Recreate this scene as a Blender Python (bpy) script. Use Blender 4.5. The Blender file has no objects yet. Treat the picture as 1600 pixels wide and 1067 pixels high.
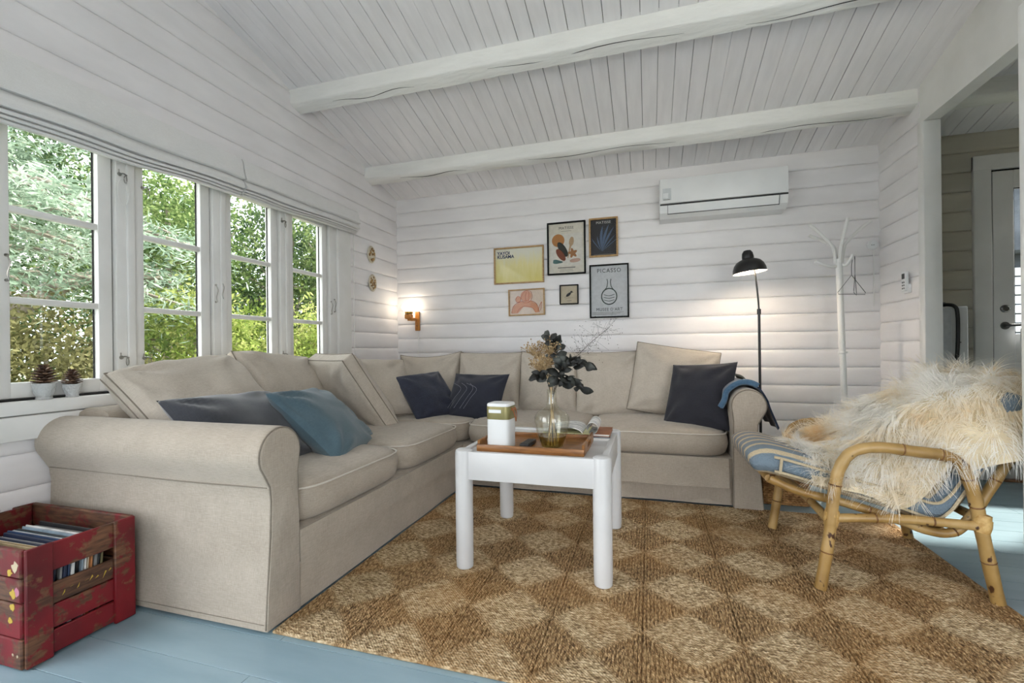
import bpy, bmesh, math, random
import numpy as np
from mathutils import Vector, Matrix, Euler, noise

random.seed(7)
rng = np.random.default_rng(7)
SC = bpy.context.scene
COL = SC.collection
PI = math.pi

# ------------------------------------------------------------------ camera
cam_d = bpy.data.cameras.new('camera')
cam = bpy.data.objects.new('camera', cam_d)
COL.objects.link(cam)
cam_d.sensor_width = 36.0
cam_d.lens = 712.5 / 1600 * 36.0
cam_d.shift_y = 11.2 / 1600
cam_d.clip_start = 0.02
_yaw, _roll = 0.29085, -0.01137
_f = Vector((-math.sin(_yaw), math.cos(_yaw), 0)); _r = Vector((math.cos(_yaw), math.sin(_yaw), 0)); _u = Vector((0, 0, 1))
_r2 = _r * math.cos(_roll) + _u * math.sin(_roll); _u2 = _u * math.cos(_roll) - _r * math.sin(_roll)
_m = Matrix((_r2, _u2, -_f)).transposed().to_4x4()
_m.translation = Vector((0, 0, 0.925))
cam.matrix_world = _m
SC.camera = cam

# ------------------------------------------------------------------ sky, exposure
world = bpy.data.worlds.new('sky')
SC.world = world
world.use_nodes = True
_nt = world.node_tree
_nt.nodes.clear()
_o = _nt.nodes.new('ShaderNodeOutputWorld'); _b = _nt.nodes.new('ShaderNodeBackground')
_tc = _nt.nodes.new('ShaderNodeTexCoord'); _nz = _nt.nodes.new('ShaderNodeTexNoise'); _rp = _nt.nodes.new('ShaderNodeValToRGB')
_nz.inputs['Scale'].default_value = 2.2; _nz.inputs['Detail'].default_value = 5
_rp.color_ramp.elements[0].position = .40; _rp.color_ramp.elements[0].color = (.70, .80, .93, 1)
_rp.color_ramp.elements[1].position = .58; _rp.color_ramp.elements[1].color = (1.0, .995, .985, 1)
_nt.links.new(_tc.outputs['Generated'], _nz.inputs['Vector']); _nt.links.new(_nz.outputs['Fac'], _rp.inputs['Fac'])
_nt.links.new(_rp.outputs['Color'], _b.inputs['Color']); _nt.links.new(_b.outputs['Background'], _o.inputs['Surface'])
_b.inputs['Strength'].default_value = 1.0
sun_d = bpy.data.lights.new('sun', 'SUN'); sun = bpy.data.objects.new('sun', sun_d); COL.objects.link(sun)
sun_d.energy = 1.7; sun_d.color = (1.0, .95, .86); sun_d.angle = math.radians(3)
sun.rotation_euler = Vector((-1.05, -1.0, -1.5)).to_track_quat('-Z', 'Y').to_euler()
SC.view_settings.view_transform = 'Standard'
SC.view_settings.look = 'None'
SC.view_settings.gamma = 1.0
SC.view_settings.exposure = 2.55
SC.view_settings.use_curve_mapping = False

# ------------------------------------------------------------------ helpers: materials
def srgb(r, g, b):
    def c(v):
        v /= 255.0
        return v / 12.92 if v <= .04045 else ((v + .055) / 1.055) ** 2.4
    return (c(r), c(g), c(b), 1.0)

class NT:
    def __init__(s, name):
        s.m = bpy.data.materials.new(name); s.m.use_nodes = True
        s.t = s.m.node_tree; s.t.nodes.clear()
        s.out = s.t.nodes.new('ShaderNodeOutputMaterial')
    def n(s, typ, **kw):
        o = s.t.nodes.new(typ)
        for k, v in kw.items(): setattr(o, k, v)
        return o
    def l(s, a, b): s.t.links.new(a, b)
    def setin(s, node, key, v):
        if isinstance(v, bpy.types.NodeSocket): s.l(v, node.inputs[key])
        else: node.inputs[key].default_value = v
    def math(s, op, a, b=None, c=None):
        o = s.n('ShaderNodeMath', operation=op)
        s.setin(o, 0, a)
        if b is not None: s.setin(o, 1, b)
        if c is not None: s.setin(o, 2, c)
        return o.outputs[0]
    def noise(s, scale=5, detail=3, vec=None, rough=.5):
        o = s.n('ShaderNodeTexNoise'); o.inputs['Scale'].default_value = scale; o.inputs['Detail'].default_value = detail
        o.inputs['Roughness'].default_value = rough
        if vec is not None: s.l(vec, o.inputs['Vector'])
        return o.outputs['Fac']
    def coord(s, kind='Object'):
        return s.n('ShaderNodeTexCoord').outputs[kind]
    def pos(s): return s.n('ShaderNodeNewGeometry').outputs['Position']
    def mapv(s, vec, scale=(1, 1, 1), rot=(0, 0, 0)):
        o = s.n('ShaderNodeMapping'); s.l(vec, o.inputs['Vector']); o.inputs['Scale'].default_value = scale; o.inputs['Rotation'].default_value = rot
        return o.outputs[0]
    def ramp(s, fac, stops):
        o = s.n('ShaderNodeValToRGB'); e = o.color_ramp.elements
        while len(e) < len(stops): e.new(.5)
        for i, (p, c) in enumerate(stops): e[i].position = p; e[i].color = c
        s.l(fac, o.inputs['Fac']); return o.outputs['Color']
    def mix(s, fac, a, b, blend='MIX'):
        o = s.n('ShaderNodeMix', data_type='RGBA', blend_type=blend)
        s.setin(o, 0, fac); s.setin(o, 6, a); s.setin(o, 7, b)
        return o.outputs[2]
    def bump(s, h, strength=.3, dist=.002, normal=None):
        o = s.n('ShaderNodeBump'); o.inputs['Strength'].default_value = strength; o.inputs['Distance'].default_value = dist
        s.l(h, o.inputs['Height'])
        if normal is not None: s.l(normal, o.inputs['Normal'])
        return o.outputs[0]
    def bsdf(s, color, rough=.5, normal=None, **kw):
        o = s.n('ShaderNodeBsdfPrincipled')
        s.setin(o, 'Base Color', color); s.setin(o, 'Roughness', rough)
        if normal is not None: s.l(normal, o.inputs['Normal'])
        for k, v in kw.items(): s.setin(o, k.replace('_', ' '), v)
        s.l(o.outputs[0], s.out.inputs['Surface'])
        return o

def varied(name, c1, c2, rough=.5, scale=6, stretch=(1, 1, 1), bump=.15, bscale=60, bdist=.001, space='Object', **kw):
    """plain painted / solid material: two tones mixed by noise and a fine bump"""
    t = NT(name); co = t.coord(space) if space != 'pos' else t.pos()
    v = t.mapv(co, stretch)
    col = t.ramp(t.noise(scale, 4, v), [(.35, c1), (.65, c2)])
    nb = t.bump(t.noise(bscale, 3, v), bump, bdist) if bump else None
    t.bsdf(col, rough, nb, **kw)
    return t.m

def fabric(name, c1, c2, weave=640, rough=.9, bump=.35, sheen=.2, mott=9):
    t = NT(name); co = t.coord('Object')
    w1 = t.noise(1, 2, t.mapv(co, (weave, weave, weave * .07)))
    w2 = t.noise(1, 2, t.mapv(co, (weave * .07, weave * .07, weave)))
    h = t.math('ADD', w1, w2)
    col = t.ramp(t.math('ADD', t.math('MULTIPLY', t.noise(mott, 3, co), .25), t.math('MULTIPLY', h, .38)), [(.33, c1), (.67, c2)])
    t.bsdf(col, rough, t.bump(h, bump, .0015), Sheen_Weight=sheen)
    return t.m

def wood(name, c1, c2, c3, axis=(1, 12, 12), scale=6, rough=.45, bump=.2, space='Object'):
    t = NT(name); v = t.mapv(t.coord(space), axis)
    n = t.noise(scale, 5, v, .6)
    t.bsdf(t.ramp(n, [(.3, c1), (.5, c2), (.72, c3)]), rough, t.bump(n, bump, .002))
    return t.m

def emit(name, color, strength):
    t = NT(name); e = t.n('ShaderNodeEmission'); e.inputs['Color'].default_value = color; e.inputs['Strength'].default_value = strength
    t.l(e.outputs[0], t.out.inputs['Surface']); return t.m

def glass_mat(name, tint=(1, 1, 1, 1), gloss=.04):
    """thin clear glass: see-through with a fresnel reflection"""
    t = NT(name); tr = t.n('ShaderNodeBsdfTransparent'); tr.inputs[0].default_value = tint
    gl = t.n('ShaderNodeBsdfGlossy'); gl.inputs['Roughness'].default_value = .02
    lw = t.n('ShaderNodeLayerWeight')
    mx = t.n('ShaderNodeMixShader')
    t.l(t.math('MULTIPLY_ADD', t.math('POWER', lw.outputs['Facing'], 5.0), .6, gloss), mx.inputs[0]); t.l(tr.outputs[0], mx.inputs[1]); t.l(gl.outputs[0], mx.inputs[2])
    t.l(mx.outputs[0], t.out.inputs['Surface']); return t.m

def flat(name, c, rough=.6, **kw):
    t = NT(name); n = t.noise(40, 2, t.coord('Object'))
    c2 = tuple(min(1, x * .88) for x in c[:3]) + (1,)
    t.bsdf(t.ramp(n, [(.3, c2), (.7, c)]), rough, None, **kw); return t.m

M = {}
M['paint'] = varied('white_wall_paint', srgb(234, 231, 231), srgb(242, 239, 239), .48, 3, (1, 1, 3), .12, 40, .002, 'pos')
M['paint_ceiling'] = varied('white_ceiling_paint', srgb(238, 235, 236), srgb(245, 242, 243), .55, 4, (6, 1, 1), .15, 30, .002, 'pos')
M['paint_beam'] = varied('white_beam_paint', srgb(234, 233, 229), srgb(242, 241, 237), .5, 3, (1, 4, 4), .5, 9, .012, 'pos')
M['gap'] = varied('dark_gap', srgb(22, 21, 20), srgb(34, 33, 31), .9, 5)
M['trim'] = varied('white_trim_paint', srgb(228, 227, 223), srgb(236, 235, 232), .35, 5, (1, 1, 1), .05, 60)
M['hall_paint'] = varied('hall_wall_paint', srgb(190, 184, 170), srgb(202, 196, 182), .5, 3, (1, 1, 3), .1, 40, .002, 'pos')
M['hall_trim'] = varied('hall_trim_paint', srgb(222, 220, 217), srgb(230, 228, 225), .4, 5)
M['floor'] = varied('blue_floor_paint', srgb(138, 164, 176), srgb(152, 177, 188), .3, 2.2, (1, 5, 1), .12, 26, .002, 'pos')
M['sofa'] = fabric('beige_linen', srgb(158, 146, 131), srgb(190, 179, 164))
M['sofa_pipe'] = fabric('beige_piping', srgb(118, 108, 96), srgb(140, 130, 116))
M['cushion'] = fabric('beige_cushion_linen', srgb(168, 157, 142), srgb(202, 192, 178))
M['charcoal'] = fabric('charcoal_velvet', srgb(30, 33, 40), srgb(54, 57, 66), 500, .8, .2, .5)
M['teal'] = fabric('teal_cotton', srgb(58, 82, 94), srgb(84, 108, 118), 700, .85, .2, .3)
M['navy'] = fabric('navy_cotton', srgb(24, 27, 40), srgb(40, 43, 58), 600, .85, .3, .2)
M['navy_tex'] = fabric('navy_knit', srgb(18, 22, 38), srgb(46, 52, 72), 320, .8, .9, .2)
M['blackblue'] = fabric('blackish_cotton', srgb(25, 25, 33), srgb(40, 40, 50), 600, .85, .3, .2)
M['throw'] = fabric('navy_wool', srgb(24, 34, 56), srgb(44, 60, 84), 300, .95, .8, .4)
M['throw2'] = fabric('grey_wool', srgb(92, 92, 86), srgb(120, 120, 112), 300, .95, .8, .4)
M['throw_edge'] = fabric('blue_wool', srgb(52, 84, 112), srgb(82, 114, 140), 300, .95, .8, .4)
M['white_lacquer'] = varied('white_lacquer', srgb(206, 206, 206), srgb(216, 216, 216), .32, 4, (1, 1, 1), .06, 30)
M['blind'] = fabric('white_blind_cloth', srgb(222, 221, 218), srgb(236, 235, 233), 700, .9, .15, .1)
M['metal'] = varied('brushed_metal', srgb(150, 148, 142), srgb(185, 182, 176), .3, 20, Metallic=1.0)
M['black_metal'] = varied('black_metal', srgb(16, 16, 17), srgb(28, 28, 29), .35, 10, bump=.05)
M['black_frame'] = varied('black_frame', srgb(8, 8, 9), srgb(16, 15, 15), .6, 12, bump=.05, Specular_IOR_Level=.2)
M['oak'] = wood('oak_frame', srgb(150, 115, 70), srgb(178, 142, 94), srgb(196, 160, 112), (4, 4, 14), 8)
M['teak'] = wood('teak_tray', srgb(104, 66, 32), srgb(142, 94, 48), srgb(168, 118, 66), (2, 16, 16), 5, .35)
M['copper_wood'] = wood('sconce_wood', srgb(150, 92, 36), srgb(184, 120, 52), srgb(204, 142, 70), (10, 10, 2), 8, .4)
M['plastic_white'] = varied('white_plastic', srgb(228, 229, 229), srgb(236, 237, 237), .3, 4, bump=0)
M['plastic_black'] = varied('black_plastic', srgb(20, 21, 24), srgb(34, 35, 38), .4, 10, bump=0)
M['plastic_grey'] = varied('grey_plastic', srgb(70, 72, 74), srgb(88, 90, 92), .4, 10, bump=0)
M['pane'] = glass_mat('window_glass', (.985, .995, .99, 1), .02)
M['vase'] = glass_mat('pale_yellow_glass', (.985, .985, .955, 1), .07)
M['cup'] = None
M['lawn'] = varied('lawn_grass', srgb(126, 124, 100), srgb(152, 150, 124), .9, 3, (1, 1, 1), .6, 80, .02, 'pos')

# ------------------------------------------------------------------ helpers: geometry
class MB:
    """collects shapes; build() links them as one mesh object"""
    def __init__(s): s.v = []; s.f = []; s.uv = []; s.n = 0
    def add(s, V, F, UV=None):
        s.v.extend([tuple(p) for p in V]); s.f.extend([tuple(i + s.n for i in q) for q in F]); s.n += len(V)
        if UV is not None: s.uv.extend(UV)
        return s
    def box(s, x0, x1, y0, y1, z0, z1, b=0.0, mat=None, seg=1):
        V, F = box_geo(x1 - x0, y1 - y0, z1 - z0, b, seg)
        c = ((x0 + x1) / 2, (y0 + y1) / 2, (z0 + z1) / 2)
        V = [Vector(p) for p in V]
        if mat is not None: V = [mat @ p for p in V]
        return s.add([(p.x + c[0], p.y + c[1], p.z + c[2]) for p in V], F)
    def tube(s, pts, r, n=10, caps=True, closed=False):
        V, F = tube_geo(pts, r, n, caps, closed); return s.add(V, F)
    def lathe(s, prof, c=(0, 0, 0), n=28, axis='z', sx=1, sy=1):
        V, F = lathe_geo(prof, n)
        if axis == 'y': V = [(x * sx, -z, y * sy) for x, y, z in V]
        elif axis == 'x': V = [(z, x * sx, y * sy) for x, y, z in V]
        else: V = [(x * sx, y * sy, z) for x, y, z in V]
        return s.add([(x + c[0], y + c[1], z + c[2]) for x, y, z in V], F)
    def prism(s, poly, a0, a1, axis='x'):
        """poly of 2-D points extruded along axis from a0 to a1 (x: (y,z); y: (x,z); z: (x,y))"""
        n = len(poly)
        def P(p, a): return {'x': (a, p[0], p[1]), 'y': (p[0], a, p[1]), 'z': (p[0], p[1], a)}[axis]
        V = [P(p, a0) for p in poly] + [P(p, a1) for p in poly]
        F = [(i, (i + 1) % n, (i + 1) % n + n, i + n) for i in range(n)] + [tuple(range(n - 1, -1, -1)), tuple(range(n, 2 * n))]
        return s.add(V, F)
    def mesh(s, name, mat, smooth=True, angle=38):
        me = bpy.data.meshes.new(name); me.from_pydata(s.v, [], s.f)
        bm = bmesh.new(); bm.from_mesh(me); bmesh.ops.recalc_face_normals(bm, faces=bm.faces); bm.to_mesh(me); bm.free()
        if mat is not None: me.materials.append(mat)
        if s.uv:
            ul = me.uv_layers.new(name='UVMap')
            for lp in me.loops: ul.data[lp.index].uv = s.uv[lp.vertex_index]
        if smooth:
            me.shade_smooth()
            try: me.set_sharp_from_angle(angle=math.radians(angle))
            except Exception: pass
        return me
    def build(s, name, mat, parent=None, smooth=True, angle=38, local=False):
        if parent is not None and not local:
            o = world_loc(parent); s.v = [(p[0] - o[0], p[1] - o[1], p[2] - o[2]) for p in s.v]
        ob = bpy.data.objects.new(name, s.mesh(name, mat, smooth, angle)); COL.objects.link(ob)
        if parent is not None: ob.parent = parent
        return ob

def world_loc(o):
    l = Vector(o.location)
    while o.parent is not None: o = o.parent; l += Vector(o.location)
    return l

_box_cache = {}
def box_geo(w, d, h, b=0.0, seg=1):
    if b <= 0:
        V = [(x * w / 2, y * d / 2, z * h / 2) for z in (-1, 1) for y in (-1, 1) for x in (-1, 1)]
        return V, [(0, 2, 3, 1), (4, 5, 7, 6), (0, 1, 5, 4), (2, 6, 7, 3), (0, 4, 6, 2), (1, 3, 7, 5)]
    key = (round(w, 5), round(d, 5), round(h, 5), b, seg)
    if key in _box_cache: return _box_cache[key]
    bm = bmesh.new(); bmesh.ops.create_cube(bm, size=1)
    for v in bm.verts: v.co = Vector((v.co.x * w, v.co.y * d, v.co.z * h))
    bmesh.ops.bevel(bm, geom=bm.edges[:], offset=min(b, .49 * min(w, d, h)), segments=seg, affect='EDGES', profile=.5)
    bm.verts.index_update()
    r = ([tuple(v.co) for v in bm.verts], [tuple(v.index for v in f.verts) for f in bm.faces]); bm.free()
    _box_cache[key] = r; return r

def tube_geo(pts, r, n=10, caps=True, closed=False):
    P = [Vector(p) for p in pts]; m = len(P)
    R = r if isinstance(r, (list, tuple)) else [r] * m
    T = []
    for i in range(m):
        if closed: t = P[(i + 1) % m] - P[i - 1]
        else: t = P[min(i + 1, m - 1)] - P[max(i - 1, 0)]
        T.append(t.normalized() if t.length > 1e-9 else Vector((0, 0, 1)))
    up = Vector((0, 0, 1)) if abs(T[0].z) < .9 else Vector((1, 0, 0))
    N = (up - T[0] * up.dot(T[0])).normalized(); V = []; F = []
    for i in range(m):
        if i: N = (N - T[i] * N.dot(T[i])).normalized()
        B = T[i].cross(N)
        for k in range(n):
            a = 2 * PI * k / n; V.append(P[i] + (N * math.cos(a) + B * math.sin(a)) * R[i])
    for i in range(m if closed else m - 1):
        j = (i + 1) % m
        for k in range(n): F.append((i * n + k, i * n + (k + 1) % n, j * n + (k + 1) % n, j * n + k))
    if caps and not closed: F += [tuple(range(n - 1, -1, -1)), tuple(range((m - 1) * n, m * n))]
    return V, F

def lathe_geo(prof, n=28):
    V = []; F = []; idx = []
    for (r, z) in prof:
        if r < 1e-6: idx.append([len(V)]); V.append((0, 0, z))
        else:
            idx.append(list(range(len(V), len(V) + n)))
            V += [(r * math.cos(2 * PI * k / n), r * math.sin(2 * PI * k / n), z) for k in range(n)]
    for a, b in zip(idx[:-1], idx[1:]):
        for k in range(n):
            k2 = (k + 1) % n
            if len(a) == 1 and len(b) == 1: continue
            if len(a) == 1: F.append((a[0], b[k], b[k2]))
            elif len(b) == 1: F.append((a[k], a[k2], b[0]))
            else: F.append((a[k], a[k2], b[k2], b[k]))
    return V, F

def curve(pts, k=8):
    """Catmull-Rom through points"""
    P = [Vector(p) for p in pts]; out = []
    for i in range(len(P) - 1):
        a, b, c, d = P[max(i - 1, 0)], P[i], P[i + 1], P[min(i + 2, len(P) - 1)]
        for j in range(k):
            t = j / k
            out.append(.5 * ((2 * b) + (c - a) * t + (2 * a - 5 * b + 4 * c - d) * t * t + (3 * b - a - 3 * c + d) * t ** 3))
    out.append(P[-1]); return out

def tag(o, label=None, cat=None, group=None, kind=None):
    if label: o['label'] = label
    if cat: o['category'] = cat
    if group: o['group'] = group
    if kind: o['kind'] = kind
    return o
def thing(name, label, cat, loc=(0, 0, 0), rot=(0, 0, 0), group=None):
    o = bpy.data.objects.new(name, None); COL.objects.link(o); o.location = loc; o.rotation_euler = rot
    o.empty_display_size = .1
    return tag(o, label, cat, group)
def struct(name, loc=(0, 0, 0)):
    o = bpy.data.objects.new(name, None); COL.objects.link(o); o.location = loc; o['kind'] = 'structure'; return o
def inst(name, me, parent, loc=(0, 0, 0), rot=(0, 0, 0), scale=(1, 1, 1)):
    o = bpy.data.objects.new(name, me); COL.objects.link(o); o.parent = parent; o.location = loc; o.rotation_euler = rot; o.scale = scale
    return o
def B(name, mat, parent, *a, **k):
    """one box part in world coordinates"""
    return MB().box(*a, **k).build(name, mat, parent)

# ================================================================== THE ROOM
XL, YB, XR, HB = -2.32, 3.90, 1.606, 2.36         # left wall, back wall, right partition, height at back wall
YN = -2.0                                          # how far the room is built towards the viewer
SL = 0.247                                         # roof slope
XH = 3.45                                          # hall's far side
def zc(y): return HB + SL * (YB - y)

# ---- floor: painted boards running across the room
floor = MB().box(XL - .2, XH + .1, YN, YB + .1, -.08, -.022).build('floor', M['gap']); floor['kind'] = 'structure'
pw = .1515
bm_cache = {}
y = YN; k = 0
while y < YB:
    splits = [XL, XL + .75 + (k * .83) % 1.7, XL + 2.9 + (k * 1.31) % 1.6, XH]
    for a, b in zip(splits[:-1], splits[1:]):
        MB().box(a + .0007, b - .0007, y + .0011, y + pw - .0011, -.022, 0, .0005).build('floor_board', M['floor'], floor, smooth=False)
    y += pw; k += 1

# ---- cladding boards
def clad_mesh(length, mat, h=.134):
    prof = [(0, -.012), (0, .002), (.004, .0075), (.013, .0115), (.03, .0135), (.067, .0145), (.104, .0135), (.121, .0115), (.130, .0075), (h, .002), (h, -.012)]
    mb = MB(); n = len(prof)
    V = [(0, o, z) for z, o in prof] + [(length, o, z) for z, o in prof]
    F = [(i, i + 1, i + 1 + n, i + n) for i in range(n - 1)] + [tuple(range(n)), tuple(range(2 * n - 1, n - 1, -1)), (n - 1, 0, n, 2 * n - 1)]
    mb.add(V, F); return mb.mesh('cladding_board', mat, True, 50)
_cm = {}
def clad(parent, p0, ang, length, z, mat):
    """one board; ang = direction its length runs, its face turned to the left of that direction"""
    key = (round(length, 3), mat.name)
    if key not in _cm: _cm[key] = clad_mesh(length, mat)
    o = world_loc(parent)
    return inst('cladding_board', _cm[key], parent, (p0[0] - o[0], p0[1] - o[1], z - o[2]), (0, 0, ang))

# window opening in the left wall (casing outside edges)
WY0, WY1, WZ0, WZ1 = .93, 3.165, .60, 2.03
wall_left = struct('wall_left', (XL, 0, 0))
mb = MB()
mb.box(XL - .16, XL - .012, .62, WY0 + .05, -.05, 3.7); mb.box(XL - .16, XL - .012, YN, .62, -.05, .12); mb.box(XL - .16, XL - .012, YN, .62, 2.42, 3.9); mb.box(XL - .16, XL - .012, WY1 - .06, YB + .15, -.05, 2.75)  # unseen stretch nearest the viewer left open, added to let in side light
mb.box(XL - .16, XL - .012, WY0 + .05, WY1 - .06, -.05, WZ0 + .06); mb.box(XL - .16, XL - .012, WY0 + .05, WY1 - .06, WZ1 - .1, 3.5)
wl = mb.build('wall_core', M['gap'], wall_left)
z = 2.15 - .134 * 17; i = 0
while z < 3.6:
    # the board's top corner must stay under the slope: cut its length where the roof comes down
    yend = YB - max(0, (z - HB) / SL)
    if z + .134 <= WZ0 + .085 or z >= WZ1 - .02:
        yn = YN if (z + .134 < .13 or z > 2.40) else .62
        if yend > yn + .2: clad(wall_left, (XL, yend), -PI / 2, yend - yn, z, M['paint'])
    else:
        clad(wall_left, (XL, YB), -PI / 2, YB - WY1 + .002, z, M['paint'])
        clad(wall_left, (XL, WY0), -PI / 2, WY0 - .62, z, M['paint'])
    z += .134

# boards face +x on the left wall: direction -y has +x... (face is to the left of the run), checked in render
wall_back = struct('wall_back', (XL, YB, 0))
mb = MB(); mb.box(XL - .16, 2.14, YB + .012, YB + .16, -.05, 2.75); mb.box(3.13, XH + .1, YB + .012, YB + .16, -.05, 2.75); mb.box(2.14, 3.13, YB + .012, YB + .16, 2.18, 2.75)
mb.build('wall_core', M['gap'], wall_back)
zs = [2.234 - .134 * k for k in range(-1, 18)]
for z in zs:
    clad(wall_back, (XR + .03, YB), PI, XR + .03 - XL, z, M['paint'])
    if z + .134 > 2.19: clad(wall_back, (XH, YB), PI, XH - XR - .03, z, M['hall_paint'])
    else: clad(wall_back, (2.13, YB), PI, 2.13 - XR - .03, z, M['hall_paint'])

# right partition: short piece of wall, then the opening with post and header
YP = 3.36
wall_right = struct('wall_right', (XR, YP, 0))
B('wall_core', M['gap'], wall_right, XR + .012, XR + .05, YP + .03, YB, 0, 2.52)
z = 2.15 - .134 * 16
while z < 2.45:
    clad(wall_right, (XR, YP + .01), PI / 2, YB - YP - .01, z, M['paint'])
    z += .134
B('hall_side_panel', M['hall_paint'], wall_right, XR + .05, XR + .066, YP + .02, YB, 0, 2.5)
trim_1 = struct('trim_1', (XR, YP, 0))
B('post', M['trim'], trim_1, XR - .018, XR + .072, YP - .035, YP + .03, 0, 2.262, b=.006, seg=2)
zh = 2.262
hd = MB().prism([(YP + .03, zh), (1.80, zh), (1.80, zc(1.80) + .02), (YP + .03, zc(YP + .03) + .02)], XR - .012, XR + .066, 'x').build('header', M['trim'], trim_1, smooth=False)

# hall: unseen front panel added to keep it dark, side wall
wall_hall = struct('wall_hall', (XR, 1.8, 0))
B('hall_shade_panel', M['hall_paint'], wall_hall, XR, XH + .1, 1.74, 1.80, 0, 2.95)
B('hall_side_panel', M['hall_paint'], wall_hall, XH, XH + .1, 1.80, YB, 0, 2.95)

# behind the viewer: unseen wall added to cut rear light, gap left for fill
rear_light_blocker = struct('rear_light_blocker', (0, YN, 0))
zr = zc(YN) + .1
B('blocker_panel', M['paint'], rear_light_blocker, XL - .16, 0.3, YN - .1, YN, -.05, zr); B('blocker_panel', M['paint'], rear_light_blocker, 2.9, XH + .1, YN - .1, YN, -.05, zr); B('blocker_panel', M['paint'], rear_light_blocker, .3, 2.9, YN - .1, YN, 2.5, zr)
side_light_blocker = struct('side_light_blocker', (XH, 0, 0))  # unseen wall added to shut out light from the right
B('blocker_panel', M['paint'], side_light_blocker, XH, XH + .1, YN, 1.74, -.05, zr)

# ---- ceiling: narrow boards down the slope over a dark backing
ceiling = struct('ceiling', (0, YB, HB))
ang = math.atan(SL); Ls = (YB + .05 - YN) / math.cos(ang)
ct = MB(); V = []
def cpt(x, yy, off): return (x, yy, zc(yy) + off)
V = [cpt(XL - .16, YN, .018), cpt(XH + .1, YN, .018), cpt(XH + .1, YB + .16, .018), cpt(XL - .16, YB + .16, .018)]
V += [(a, b, c + .12) for a, b, c in V]
ct.add(V, [(0, 3, 2, 1), (4, 5, 6, 7), (0, 1, 5, 4), (1, 2, 6, 5), (2, 3, 7, 6), (3, 0, 4, 7)]).build('roof_deck', M['gap'], ceiling)
cw = .0965
cb_mesh = {}
x = XL - .02; i = 0
random.seed(11)
while x < XH:
    g = random.choice([.0008, .0012, .0018, .0026, .0036, .0046])
    if g not in cb_mesh:
        w = cw - g
        prof = [(-w / 2, .018), (-w / 2, .0015), (-w / 2 + .0025, 0), (w / 2 - .0025, 0), (w / 2, .0015), (w / 2, .018)]
        m2 = MB(); n = len(prof)
        VV = [(a, 0, b) for a, b in prof] + [(a, -Ls, b) for a, b in prof]
        m2.add(VV, [(q, (q + 1) % n, (q + 1) % n + n, q + n) for q in range(n)] + [tuple(range(n)), tuple(range(2 * n - 1, n - 1, -1))])
        cb_mesh[g] = m2.mesh('ceiling_board', M['paint_ceiling'], False)
    inst('ceiling_board', cb_mesh[g], ceiling, (x + cw / 2, .05, -.05 * SL - random.choice([0, 0, .0008, .0016])), (-ang, 0, 0))
    x += cw; i += 1

def beam(yf, depth=.098, width=.105, label=''):
    o = struct('trim_%d' % (3 if yf < 3 else 4), (0, yf, zc(yf)))
    n = 40; V = []; F = []
    x0, x1 = XL - .01, XH
    for i in range(n + 1):
        xx = x0 + (x1 - x0) * i / n
        j = lambda s: .007 * noise.noise((xx * 1.1, yf * 5, s * 3.1)) + .004 * noise.noise((xx * 3.5, yf, s * 7))
        zt = zc(yf)
        c = .012
        pr = [(yf, zt + .03), (yf + j(1), zt - depth + c + j(2)), (yf + c + j(1), zt - depth + j(3)),
              (yf + width - c, zt - depth - SL * width * .9 + j(4)), (yf + width + j(5), zt - depth - SL * width + c), (yf + width, zc(yf + width) + .03)]
        V += [(xx, a, b) for a, b in pr]
    for i in range(n):
        for q in range(6):
            F.append((i * 6 + q, i * 6 + (q + 1) % 6, (i + 1) * 6 + (q + 1) % 6, (i + 1) * 6 + q))
    F += [tuple(range(6)), tuple(range(n * 6 + 5, n * 6 - 1, -1))]
    MB().add(V, F).build('ceiling_beam', M['paint_beam'], o, angle=50)
    # drying cracks along the beam
    for (xa, xb, t) in [(-2.0, -1.4, .5), (-.9, .2, .35), (.5, 1.5, .6)]:
        pts = []
        for q in range(13):
            xx = xa + (xb - xa) * q / 12
            yy = yf + width * (t + .12 * math.sin(q * .7 + xa)); pts.append((xx, yy, zc(yf) - depth - SL * width * (yy - yf) / width - .0005))
        MB().tube(pts, [.0004 + .0017 * math.sin(PI * q / 12) for q in range(13)], 5).build('crack', M['gap'], o)
    return o
beam(2.535); beam(3.385)

# ------------------------------------------------------------------ windows
FX = XL                      # inner face of frame
trim_2 = struct('trim_2', (XL, 2.05, WZ0))
gl0 = [1.12 + .484 * i for i in range(4)]
GW, NS, FS, PO = .292, .047, .062, .083          # glass width, near stile, far stile, mullion
# mullions / jambs
ys = [gl0[0] - NS - PO] + [g - NS - PO for g in gl0[1:]]
for yy in ys: B('bead', M['trim'], trim_2, XL, XL + .012, yy + PO * .5, yy + PO * .92, .757, 1.925, b=.005, seg=3)
for yy in ys: B('mullion', M['trim'], trim_2, XL - .12, XL + .004, yy, yy + PO, .735, 1.93, b=.006, seg=2)
B('mullion', M['trim'], trim_2, XL - .12, XL + .004, gl0[3] + GW + FS, gl0[3] + GW + FS + .09, .735, 1.93, b=.006, seg=2)
yA, yZ = ys[0], gl0[3] + GW + FS + .09
B('head', M['trim'], trim_2, XL - .12, XL + .004, yA, yZ, 1.92, 1.97, b=.004)
B('casing', M['trim'], trim_2, XL - .01, XL + .022, WY0, yA + .01, WZ0, WZ1, b=.005)
B('casing', M['trim'], trim_2, XL - .01, XL + .022, yZ - .01, WY1, WZ0, WZ1, b=.005)
B('casing', M['trim'], trim_2, XL - .01, XL + .024, WY0, WY1, WZ1 - .09, WZ1 + .005, b=.005)
B('sill', M['trim'], trim_2, XL - .16, XL + .052, WY0, WY1, .694, .7455, b=.007, seg=2)
B('sill_apron', M['trim'], trim_2, XL - .01, XL + .045, WY0, WY1, .597, .690, b=.007, seg=2)
B('sill_gap', M['gap'], trim_2, XL - .14, XL + .006, yA + PO, yZ - .09, .7455, .752)
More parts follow.
